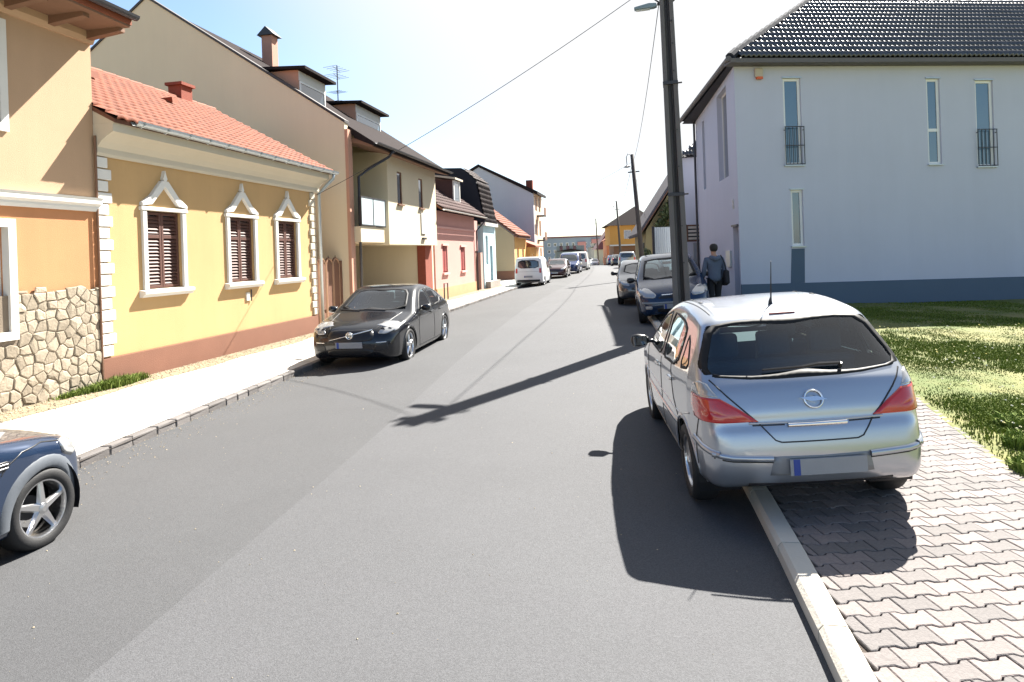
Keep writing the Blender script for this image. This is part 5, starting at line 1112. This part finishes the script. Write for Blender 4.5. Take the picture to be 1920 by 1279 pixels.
def volvo_details():
    for s in (1, -1):
        patch(VB, [(s*.50,.66),(s*.56,.735),(s*.74,.80),(s*.80,.79),(s*.78,.70),(s*.66,.645)], 'front', 1, 'headlamp', lens_clear, VO, off=.01, step=.03)
        patch(VB, [(4.36,.68),(4.33,.79),(4.05,.855),(4.02,.83),(4.22,.72)], 'side', s, 'headlamp', lens_clear, VO, off=.01, step=.03)
        for hx in (.585, .70): MB().lathe([(0,.0),(.045,.0),(.045,.02),(.03,.03)], 14, 'x', (4.40-.12*(hx-.58)*4, s*hx, .715)).build('lamp_projector', black_trim, VO)
        strip(VB, [(s*.50,.50),(s*.68,.505)], 'front', 1, .018, 'running_light', chrome, VO, off=.012); patch(VB, [(s*.46,.33),(s*.48,.46),(s*.70,.50),(s*.72,.36)], 'front', 1, 'fog_recess', black_trim, VO, off=.003)
        strip(VB, [(.98,.75),(1.02,.55),(1.22,.36),(1.25,.27)], 'side', s, .010, 'shut_line', black_trim, VO); strip(VB, [(1.96,.25),(1.96,.955)], 'side', s, .010, 'shut_line', black_trim, VO); strip(VB, [(3.12,.27),(3.18,.6),(3.08,.94)], 'side', s, .010, 'shut_line', black_trim, VO)
        strip(VB, [(1.25,.25),(3.12,.25)], 'side', s, .03, 'sill_moulding', black_trim, VO, off=.004); strip(VB, [(.4,.87),(1.5,.84),(3.0,.79),(4.0,.76)], 'side', s, .015, 'shoulder_crease', darkblue, VO, off=.008)
        for hx in (1.35, 2.15): strip(VB, [(hx-.1,.865),(hx+.1,.855)], 'side', s, .035, 'door_handle', darkblue, VO, off=.03)
        mirror_obj(VO, VB, 2.93, .985, s, darkblue); patch(VB, [(s*.5,.80),(s*.55,.95),(s*.78,.9),(s*.76,.72),(s*.68,.70)], 'rear', 1, 'tail_lamp', lens_red, VO, off=.01)
        strip(VB, [(3.44,s*.66),(4.1,s*.58),(4.42,s*.45)], 'top', 1, .010, 'shut_line', black_trim, VO)
    patch(VB, [(-.40,.52),(-.46,.62),(-.40,.735),(.40,.735),(.46,.62),(.40,.52)], 'front', 1, 'grille', black_trim, VO, off=.006); strip(VB, [(-.40,.545),(-.1,.61),(.1,.655),(.40,.72)], 'front', 1, .016, 'grille_bar', chrome, VO, off=.02)
    o, d = ray_for(VB, np.array([[0,.632]]), 'front'); p = VB.cast(o, d)[0]; e = MB(); e.tube([(p[0]+.03, .058*math.cos(t), p[2]+.058*math.sin(t)) for t in np.linspace(0, 6.283, 21)], .013, 6); e = e.build('emblem_ring', chrome, VO, smooth=True)
    MB().lathe([(.05,.02),(0,.024)], 20, 'x', (p[0],0,p[2])).build('emblem_disc', alloy, e); MB().box(p[0]+.024, p[0]+.036, -.05, .05, p[2]-.012, p[2]+.012).build('emblem_band', darkblue, e)
    patch(VB, [(-.42,.26),(-.45,.38),(.45,.38),(.42,.26)], 'front', 1, 'lower_intake', black_trim, VO, off=.004)
    plate(VO, VB.L+.012, 0, .46, R(4), .52, .11, True)
    MB().prism([(2.85,.5),(2.87,.88),(3.1,.95),(3.35,.94),(3.35,.5)], 'y', -.7, .7).build('dashboard', dark_inside, VO)
    st = MB(); st.tube([(2.78-.06*math.cos(t), .36+.18*math.sin(t), .86+.18*math.cos(t)) for t in np.linspace(0, 6.283, 21)], .014, 6); st.build('steering_wheel', black_trim, VO); MB().box(2.55, 2.6, -.11, .11, 1.26, 1.33).build('rear_view_mirror', black_trim, VO)
    for s in (.3, -.25): strip(VB, [(s,1.0),(s-.45,1.02)], 'front', 1, .02, 'wiper', black_trim, VO, off=.014)
shift(VO, VB.L); addp(VO, VB.L, volvo_details)
# ------------------------------------------------------------ dark blue small hatch at the left, nose forwards
navy = M('paint_navy', (.012,.026,.060), .22, 0, 1, 0, metal=.35, coat=1)
arch_grey = M('arch_plastic', (.085,.095,.11), .55, .1, 9, .1, 90)
prof = [(.04,.28),(.0,.45),(.0,.75),(.06,.95),(.22,1.22),(.34,1.37),(.7,1.405),(1.5,1.41),(2.0,1.385),(2.25,1.28),(2.55,.97),(2.75,.89),(3.2,.835),(3.45,.765),(3.57,.64),(3.62,.46),(3.58,.28),(3.5,.20),(.5,.19)]
plan = [(-.02,.60),(.06,.74),(.3,.83),(.8,.844),(2.4,.844),(2.9,.84),(3.2,.80),(3.4,.73),(3.52,.64),(3.62,.50)]
belt = [(0,.96),(1.0,.95),(2.4,.91),(3.0,.80),(3.6,.72)]
MBd = Body(prof, plan, belt, 1.46, tumble=.28, crown=.05, bow=(.22,.10), k=.11)
s1 = [(1.15,.98),(2.30,.96),(2.36,1.0),(2.1,1.29),(1.9,1.325),(1.18,1.33)]; s2 = [(.35,1.0),(1.08,.98),(1.10,1.33),(.45,1.31)]
mh = R(8.5); mc = Vector((-3.62, 4.96, 0)); fd = Vector((math.sin(mh), math.cos(mh), 0)); rt = Vector((fd.y, -fd.x, 0)); mcen = mc-rt*.76-fd*(2.985-MBd.L/2)
MI, mb_ = car('parked_car', 'dark blue compact car with grey wheel arches and star alloys by the left kerb', 'car', (mcen.x, mcen.y, .012), mh, MBd, navy, (.52, 2.985), .30, cell=.03, side_w=(s1, s2), shield=[(-.6,1.0),(.6,1.0),(.55,1.31),(-.55,1.31)], rearw=[(-.58,1.0),(.58,1.0),(.5,1.29),(-.5,1.29)], wheels='star', spokes=5, rim=.68, arch=.345, lip=arch_grey, lipw=.10, seat_rows=((1.6,2),(.7,2)))
def mini_details():
    for s in (1, -1):
        strip(MBd, [(.9,.235),(2.6,.235)], 'side', s, .09, 'sill_moulding', arch_grey, MI, off=.012); strip(MBd, [(1.12,.30),(1.12,.97)], 'side', s, .010, 'shut_line', black_trim, MI); strip(MBd, [(2.42,.30),(2.50,.6),(2.46,.95)], 'side', s, .010, 'shut_line', black_trim, MI)
        patch(MBd, [(2.52,.69),(2.53,.76),(2.70,.75),(2.68,.69)], 'side', s, 'side_repeater', black_trim, MI, off=.006)
        for q in range(2): strip(MBd, [(2.56,.708+q*.026),(2.67,.705+q*.026)], 'side', s, .012, 'repeater_bar', chrome, MI, off=.012)
        patch(MBd, [(s*.48,.55),(s*.46,.64),(s*.52,.74),(s*.62,.745),(s*.68,.66),(s*.64,.57)], 'front', 1, 'headlamp', lens_clear, MI, off=.012, step=.03)
        patch(MBd, [(3.34,.60),(3.36,.70),(3.28,.76),(3.16,.76),(3.18,.66)], 'side', s, 'headlamp', lens_clear, MI, off=.012, step=.03)
        strip(MBd, [(2.62,.66),(2.66,.71),(2.80,.775),(3.0,.79),(3.2,.75)], 'side', s, .010, 'shut_line', black_trim, MI)
        mirror_obj(MI, MBd, 2.30, .98, s, navy); strip(MBd, [(1.2,.84),(1.36,.835)], 'side', s, .035, 'door_handle', chrome, MI, off=.03); patch(MBd, [(s*.56,.68),(s*.56,.90),(s*.70,.90),(s*.72,.68)], 'rear', 1, 'tail_lamp', lens_red, MI, off=.01)
    patch(MBd, [(-.34,.50),(-.36,.64),(.36,.64),(.34,.50)], 'front', 1, 'grille', black_trim, MI, off=.006); strip(MBd, [(-.34,.59),(.34,.59)], 'front', 1, .02, 'grille_bar', chrome, MI, off=.015)
    plate(MI, MBd.L+.012, 0, .42, 0, .52, .11, True)
shift(MI, MBd.L); addp(MI, MBd.L, mini_details)
# ------------------------------------------------------------ blue people carrier behind the pole, facing the camera
blue = M('paint_blue', (.006,.022,.06), .22, 0, 1, 0, metal=.2, coat=.5)
prof = [(.04,.30),(.0,.48),(.01,.80),(.05,1.0),(.20,1.42),(.32,1.58),(.8,1.635),(1.6,1.64),(2.2,1.57),(2.75,1.33),(3.25,1.04),(3.5,.97),(3.95,.86),(4.17,.70),(4.27,.48),(4.22,.28),(4.1,.21),(.5,.2)]
plan = [(-.02,.64),(.08,.78),(.4,.86),(1.0,.876),(3.0,.876),(3.6,.86),(3.95,.79),(4.12,.70),(4.27,.55)]
belt = [(0,1.05),(1.5,1.0),(3.0,.95),(4.2,.82)]
PB = Body(prof, plan, belt, 1.70, tumble=.32, crown=.05, bow=(.20,.10), k=.12)
s1 = [(2.15,.99),(3.0,.97),(3.02,1.03),(2.6,1.30),(2.2,1.50),(2.12,1.50)]; s2 = [(1.15,1.01),(2.07,.99),(2.04,1.51),(1.2,1.53)]; s3 = [(.35,1.08),(1.07,1.02),(1.1,1.53),(.55,1.5)]
ph = math.pi+R(10); pc = Vector((4.18, 17.6, 0)); zl = g(3.0, 17)+.02; zr = g(4.5, 17)+WALK
PI, pb = car('parked_car', 'blue people carrier parked behind the concrete pole, facing the camera', 'car', (pc.x, pc.y, (zl+zr)/2), ph, PB, blue, (.75, 3.51), .315, cell=.04, roll=math.atan2(zr-zl, 1.5), side_w=(s1, s2, s3), shield=[(-.68,1.02),(.68,1.02),(.58,1.49),(.3,1.53),(-.3,1.53),(-.58,1.49)], rearw=[(-.6,1.05),(.6,1.05),(.52,1.5),(-.52,1.5)], wheels='star', spokes=7, arch=.365, seat_rows=((2.2,2),(1.2,3)))
def pic_details():
    for s in (1, -1):
        patch(PB, [(s*.44,.62),(s*.40,.70),(s*.56,.84),(s*.70,.86),(s*.76,.76),(s*.70,.64)], 'front', 1, 'headlamp', lens_clear, PI, off=.012, step=.03); patch(PB, [(3.98,.66),(3.95,.80),(3.74,.85),(3.78,.74)], 'side', s, 'headlamp', lens_clear, PI, off=.012, step=.03)
        mirror_obj(PI, PB, 2.95, 1.02, s, black_trim); strip(PB, [(2.1,.27),(2.1,.99)], 'side', s, .012, 'shut_line', black_trim, PI); strip(PB, [(3.08,.28),(3.05,.97)], 'side', s, .012, 'shut_line', black_trim, PI); strip(PB, [(.9,.56),(3.1,.54)], 'side', s, .05, 'side_moulding', black_trim, PI, off=.012)
        patch(PB, [(s*.66,.80),(s*.64,1.10),(s*.76,1.10),(s*.80,.80)], 'rear', 1, 'tail_lamp', lens_red, PI, off=.01); patch(PB, [(s*.52,.36),(s*.52,.44),(s*.68,.45),(s*.68,.37)], 'front', 1, 'fog_lamp', lens_clear, PI, off=.008)
    strip(PB, [(-.74,.52),(-.3,.505),(.3,.505),(.74,.52)], 'front', 1, .05, 'bumper_strip', M('bumper_grey', (.20,.22,.24), .4, 0, 1, 0), PI, off=.018); patch(PB, [(-.36,.60),(-.36,.66),(.36,.66),(.36,.60)], 'front', 1, 'grille', black_trim, PI, off=.006); patch(PB, [(-.4,.28),(-.42,.40),(.42,.40),(.4,.28)], 'front', 1, 'lower_intake', black_trim, PI, off=.005)
    strip(PB, [(-.28,.685),(.28,.685)], 'front', 1, .02, 'grille_bar', chrome, PI, off=.015); plate(PI, PB.L+.012, 0, .42, R(3), .52, .11, True)
    MB().prism([(2.7,.5),(2.75,.93),(3.1,1.0),(3.3,.97),(3.3,.5)], 'y', -.7, .7).build('dashboard', dark_inside, PI); MB().box(2.35, 2.4, -.11, .11, 1.36, 1.43).build('rear_view_mirror', black_trim, PI)
shift(PI, PB.L); addp(PI, PB.L, pic_details)
# ------------------------------------------------------------ further parked cars
def simple(name, label, x, y, head, kind, paint, cat='car', on=0., group=None):
    if kind == 'van':
        prof = [(.02,.3),(.0,.6),(.04,1.1),(.12,1.72),(.25,1.80),(1.5,1.82),(2.6,1.76),(3.05,1.45),(3.45,1.05),(3.8,.96),(4.25,.84),(4.38,.6),(4.36,.3),(4.2,.22),(.4,.22)]; H = 1.88
        plan = [(-.02,.76),(.06,.85),(.3,.885),(3.4,.885),(4.0,.82),(4.25,.70),(4.38,.55)]; belt = [(0,1.1),(3,1.0),(4.3,.85)]; sw = [[(2.35,1.08),(3.1,1.06),(2.8,1.42),(2.4,1.58)]]; sh_ = [(-.7,1.05),(.7,1.05),(.62,1.62),(-.62,1.62)]; rw = [(-.66,1.12),(.66,1.12),(.62,1.62),(-.62,1.62)]; ax = (.85,3.55)
    elif kind == 'suv':
        prof = [(.02,.35),(.0,.6),(.03,1.0),(.15,1.5),(.3,1.66),(1.5,1.70),(2.3,1.64),(2.7,1.35),(3.1,1.08),(3.9,.98),(4.3,.88),(4.42,.6),(4.38,.35),(4.2,.28),(.4,.28)]; H = 1.76
        plan = [(-.02,.72),(.08,.84),(.4,.89),(3.4,.89),(4.1,.82),(4.3,.70),(4.42,.55)]; belt = [(0,1.08),(3,1.03),(4.3,.9)]; sw = [[(1.9,1.08),(2.75,1.07),(2.4,1.45),(1.95,1.55)],[(.55,1.12),(1.82,1.08),(1.85,1.55),(.65,1.55)]]; sh_ = [(-.68,1.1),(.68,1.1),(.6,1.52),(-.6,1.52)]; rw = [(-.62,1.1),(.62,1.1),(.55,1.5),(-.55,1.5)]; ax = (.85,3.5)
    else:
        prof = [(.03,.28),(.0,.5),(.04,.75),(.10,.98),(.35,1.05),(.8,1.30),(1.3,1.44),(1.9,1.45),(2.4,1.34),(3.05,1.0),(3.5,.92),(4.1,.80),(4.28,.6),(4.28,.35),(4.15,.2),(.4,.2)]; H = 1.5
        plan = [(-.02,.66),(.08,.80),(.5,.86),(3.3,.87),(3.9,.80),(4.15,.70),(4.3,.55)]; belt = [(0,.98),(3,.92),(4.2,.8)]; sw = [[(1.95,.97),(2.85,.96),(2.45,1.25),(2.0,1.36)],[(.95,1.0),(1.87,.97),(1.9,1.36),(1.2,1.27)]]; sh_ = [(-.65,1.0),(.65,1.0),(.55,1.33),(-.55,1.33)]; rw = [(-.6,1.06),(.6,1.06),(.52,1.34),(-.52,1.34)]; ax = (.8,3.42)
    B = Body(prof, plan, belt, H, tumble=.14 if kind == 'van' else .34, crown=.04, bow=(.16,.08), k=.10)
    z = g(x, y)+on; r_, b_ = car(name, label, cat, (x, y, z), head, B, paint, ax, .32, cell=.07, glass='solid', side_w=sw, shield=sh_, rearw=rw, wheels='star', spokes=6, arch=.37, group=group)
    def det():
        for s in (1, -1):
            zt = .95 if kind != 'car' else .85
            patch(B, [(s*.66,zt-.12),(s*.66,zt+.18),(s*.78,zt+.18),(s*.80,zt-.12)], 'rear', 1, 'tail_lamp', lens_red, r_, off=.01); patch(B, [(s*.45,.62),(s*.48,.75),(s*.72,.80),(s*.74,.68)], 'front', 1, 'headlamp', lens_clear, r_, off=.01)
            mirror_obj(r_, B, ax[1]-.62, sw[0][1][1]+.03, s, black_trim)
        strip(B, [(-.7,.38),(.7,.38)], 'rear', 1, .12, 'rear_bumper', black_trim if kind == 'van' else paint, r_, off=.03); patch(B, [(-.4,.5),(-.4,.6),(.4,.6),(.4,.5)], 'front', 1, 'grille', black_trim, r_, off=.006)
        plate(r_, -.03, 0, .62 if kind == 'van' else .5, 0); plate(r_, B.L+.012, 0, .42, 0, .52, .11, True)
        if kind == 'van': strip(B, [(-.78,.92),(.78,.92)], 'rear', 1, .012, 'shut_line', black_trim, r_)
    shift(r_, B.L); addp(r_, B.L, det); return r_
white_p = M('paint_white', (.62,.63,.63), .35, 0, 1, 0, coat=.8); red_d = M('paint_maroon', (.045,.014,.016), .3, 0, 1, 0, metal=.3, coat=1); grey_p = M('paint_grey', (.25,.27,.29), .3, 0, 1, 0, metal=.6, coat=1); blk = M('paint_black', (.012,.013,.016), .25, 0, 1, 0, coat=1); deepblue = M('paint_deep_blue', (.015,.035,.12), .25, 0, 1, 0, metal=.3, coat=1)
hd = R(10.3)
simple('parked_van', 'white small panel van parked on the left, seen from behind', 1.33, 42.1, hd, 'van', white_p, 'van')
simple('parked_car', 'maroon black saloon parked just beyond the white panel van', 3.45, 50.6, math.pi+hd, 'car', red_d)
simple('parked_van', 'deep blue van parked beyond the maroon saloon', 5.0, 57.0, math.pi+hd, 'van', deepblue, 'van')
simple('parked_van', 'white van farthest along the left kerb', 6.6, 64.5, hd, 'van', white_p, 'van')
simple('parked_car', 'dark grey hatchback parked directly behind the blue people carrier', 4.55, 23.4, math.pi+R(9), 'car', M('paint_dark_grey', (.07,.075,.085), .3, 0, 1, 0, metal=.4, coat=1))
simple('parked_suv', 'silver off-roader parked on the right before the orange house', 11.7, 67.5, R(9), 'suv', grey_p, 'car')
simple('parked_car', 'black car parked past the silver off-roader', 13.1, 82.0, R(6), 'car', blk)
simple('parked_car', 'dark blue car second past the silver off-roader', 14.0, 92.0, R(5), 'car', deepblue)
simple('driving_car', 'white car coming over the brow of the road', 15.6, 126, math.pi+R(4), 'car', white_p)
simple('driving_car', 'small dark car beyond the brow of the road', 14.6, 150, R(4), 'car', blk)
# ------------------------------------------------------------ person walking away beside the white building
skin = M('skin', (.33,.19,.13), .55, .05, 8, .05, 80); jacket = M('jacket_cloth', (.075,.10,.15), .85, .2, 6, .3, 60); dark_cloth = M('dark_cloth', (.014,.015,.02), .85, .15, 6, .3, 60); hair_m = M('hair', (.012,.010,.009), .6, .2, 40, .5, 120)
px_, py_ = 5.06, 16.6; PE_ = tag(empty('person', (px_, py_, g(px_, py_)+WALK), R(3)), 'person in a grey blue hooded jacket and dark trousers walking away', 'person')
def skinned(name, nodes, edges, mat, parent, sub=2, root=0):
    me = bpy.data.meshes.new(name); me.from_pydata([n[0] for n in nodes], edges, []); o = bpy.data.objects.new(name, me); COL.objects.link(o); o.parent = parent
    sk = o.modifiers.new('skin', 'SKIN'); sk.use_smooth_shade = True
    if not me.skin_vertices: 
        bm = bmesh.new(); bm.from_mesh(me); bm.verts.layers.skin.verify(); bm.to_mesh(me); bm.free()
    for i, n in enumerate(nodes):
        s = me.skin_vertices[0].data[i]; r = n[1]; s.radius = r if isinstance(r, tuple) else (r, r); s.use_root = (i == root)
    ss = o.modifiers.new('sub', 'SUBSURF'); ss.levels = sub; ss.render_levels = sub
    dg = bpy.context.evaluated_depsgraph_get(); dg.update(); m2 = bpy.data.meshes.new_from_object(o.evaluated_get(dg)); bpy.data.objects.remove(o)
    m2.materials.clear(); m2.materials.append(mat); m2.polygons.foreach_set('use_smooth', [True]*len(m2.polygons)); o = bpy.data.objects.new(name, m2); COL.objects.link(o); o.parent = parent; return o
N = [((0,0,.95),(.15,.11)),((0,0,1.12),(.135,.10)),((0,.01,1.30),(.16,.105)),((0,.0,1.43),(.12,.085)),((0,.01,1.52),(.055,.055)),((0,.025,1.60),(.075,.09)),((0,.03,1.70),(.078,.095)),((0,.025,1.755),(.045,.06)),
     ((.10,.0,.88),(.09,.095)),((.105,.09,.50),(.06,.065)),((.10,.06,.10),(.042,.045)),((.105,.17,.04),(.04,.03)),
     ((-.10,.0,.88),(.09,.095)),((-.10,-.02,.50),(.06,.065)),((-.10,-.16,.13),(.042,.045)),((-.10,-.10,.05),(.04,.03)),
     ((.19,.0,1.40),(.06,.06)),((.245,-.03,1.14),(.045,.045)),((.235,.06,.92),(.034,.034)),((.23,.09,.84),(.035,.025)),
     ((-.19,.0,1.40),(.06,.06)),((-.25,.0,1.15),(.045,.045)),((-.24,.10,.95),(.034,.034)),((-.235,.14,.87),(.035,.025))]
E = [(0,1),(1,2),(2,3),(3,4),(4,5),(5,6),(6,7),(0,8),(8,9),(9,10),(10,11),(0,12),(12,13),(13,14),(14,15),(3,16),(16,17),(17,18),(18,19),(3,20),(20,21),(21,22),(22,23)]
for hx, hy, hz in ((.23,.09,.84), (-.235,.14,.87)):           # fingers
    b = 19 if hx > 0 else 23
    for k, (dx_, l) in enumerate(((-.027,.075),(-.009,.085),(.009,.08),(.027,.065))):
        i = len(N); N += [((hx, hy+dx_, hz-.04),(.009,.009)), ((hx-.006*np.sign(hx), hy+dx_+.004, hz-.04-l*.55),(.008,.008)), ((hx-.02*np.sign(hx), hy+dx_+.012, hz-.04-l),(.007,.007))]; E += [(b, i),(i,i+1),(i+1,i+2)]
    i = len(N); N += [((hx-.01*np.sign(hx), hy+.045, hz-.015),(.01,.01)), ((hx-.018*np.sign(hx), hy+.062, hz-.055),(.008,.008))]; E += [(b, i),(i,i+1)]
skinned('body', N, E, skin, PE_, 1)
skinned('trousers', [((0,0,.97),(.165,.125)),((.10,.0,.86),(.105,.11)),((.105,.09,.50),(.075,.08)),((.10,.06,.12),(.062,.065)),((-.10,.0,.86),(.105,.11)),((-.10,-.02,.50),(.075,.08)),((-.10,-.16,.15),(.062,.065))], [(0,1),(1,2),(2,3),(0,4),(4,5),(5,6)], dark_cloth, PE_)
skinned('jacket', [((0,0,.82),(.205,.155)),((0,0,1.0),(.185,.14)),((0,.0,1.2),(.18,.13)),((0,.0,1.36),(.185,.125)),((0,-.0,1.46),(.105,.09)),((.20,.0,1.40),(.078,.078)),((.255,-.03,1.13),(.064,.064)),((.24,.06,.92),(.05,.05)),((-.20,.0,1.40),(.078,.078)),((-.26,.0,1.14),(.064,.064)),((-.245,.10,.95),(.05,.05))], [(0,1),(1,2),(2,3),(3,4),(3,5),(5,6),(6,7),(3,8),(8,9),(9,10)], jacket, PE_)
skinned('hood', [((-.13,-.03,1.46),(.05,.06)),((-.06,-.12,1.44),(.06,.06)),((.0,-.14,1.40),(.07,.07)),((.06,-.12,1.44),(.06,.06)),((.13,-.03,1.46),(.05,.06))], [(0,1),(1,2),(2,3),(3,4)], jacket, PE_)
skinned('hair', [((0,-.02,1.585),(.075,.06)),((0,-.015,1.66),(.108,.10)),((0,.005,1.735),(.112,.112)),((0,.02,1.80),(.07,.075))], [(0,1),(1,2),(2,3)], hair_m, PE_)
for s in (1, -1): MB().prism([(s*.105-.045, -.03 if s > 0 else -.25),(s*.105+.045, -.03 if s > 0 else -.25),(s*.105+.05,.20 if s > 0 else 0.0),(s*.105,.25 if s > 0 else .04),(s*.105-.05,.20 if s > 0 else 0.)], 'z', 0.0, .09).build('shoe', black_rubber, PE_, bevel=.02)
BG = tag(empty('shoulder_bag', (px_+.26, py_-.02, g(px_, py_)+WALK+.78), R(3)), 'black shoulder bag hanging at the right side of the walking person', 'bag')
MB().prism([(-.16,.02),(-.13,.34),(.15,.38),(.2,.0),(.05,-.05)], 'x', -.05, .07).build('pouch', dark_cloth, BG, bevel=.03); MB().tube([(.0,-.1,.32),(-.06,-.12,.55),(-.1,-.02,.72),(-.06,.10,.55),(.0,.12,.34)], .014, 6).build('strap', dark_cloth, BG)
# ------------------------------------------------------------ groups of repeats
for o in list(COL.objects):
    if o.parent or 'category' not in o: continue
    if o.name.startswith('parked_'): o['group'] = 'vehicles parked along the kerbs'
    elif o.name.startswith('utility_pole'): o['group'] = 'poles along the right side of the street'
    elif o['category'] == 'wire': o['group'] = 'overhead wires'
    elif o['category'] == 'house': o['group'] = 'houses lining the street'
    elif o['category'] == 'gate': o['group'] = 'yard gates'
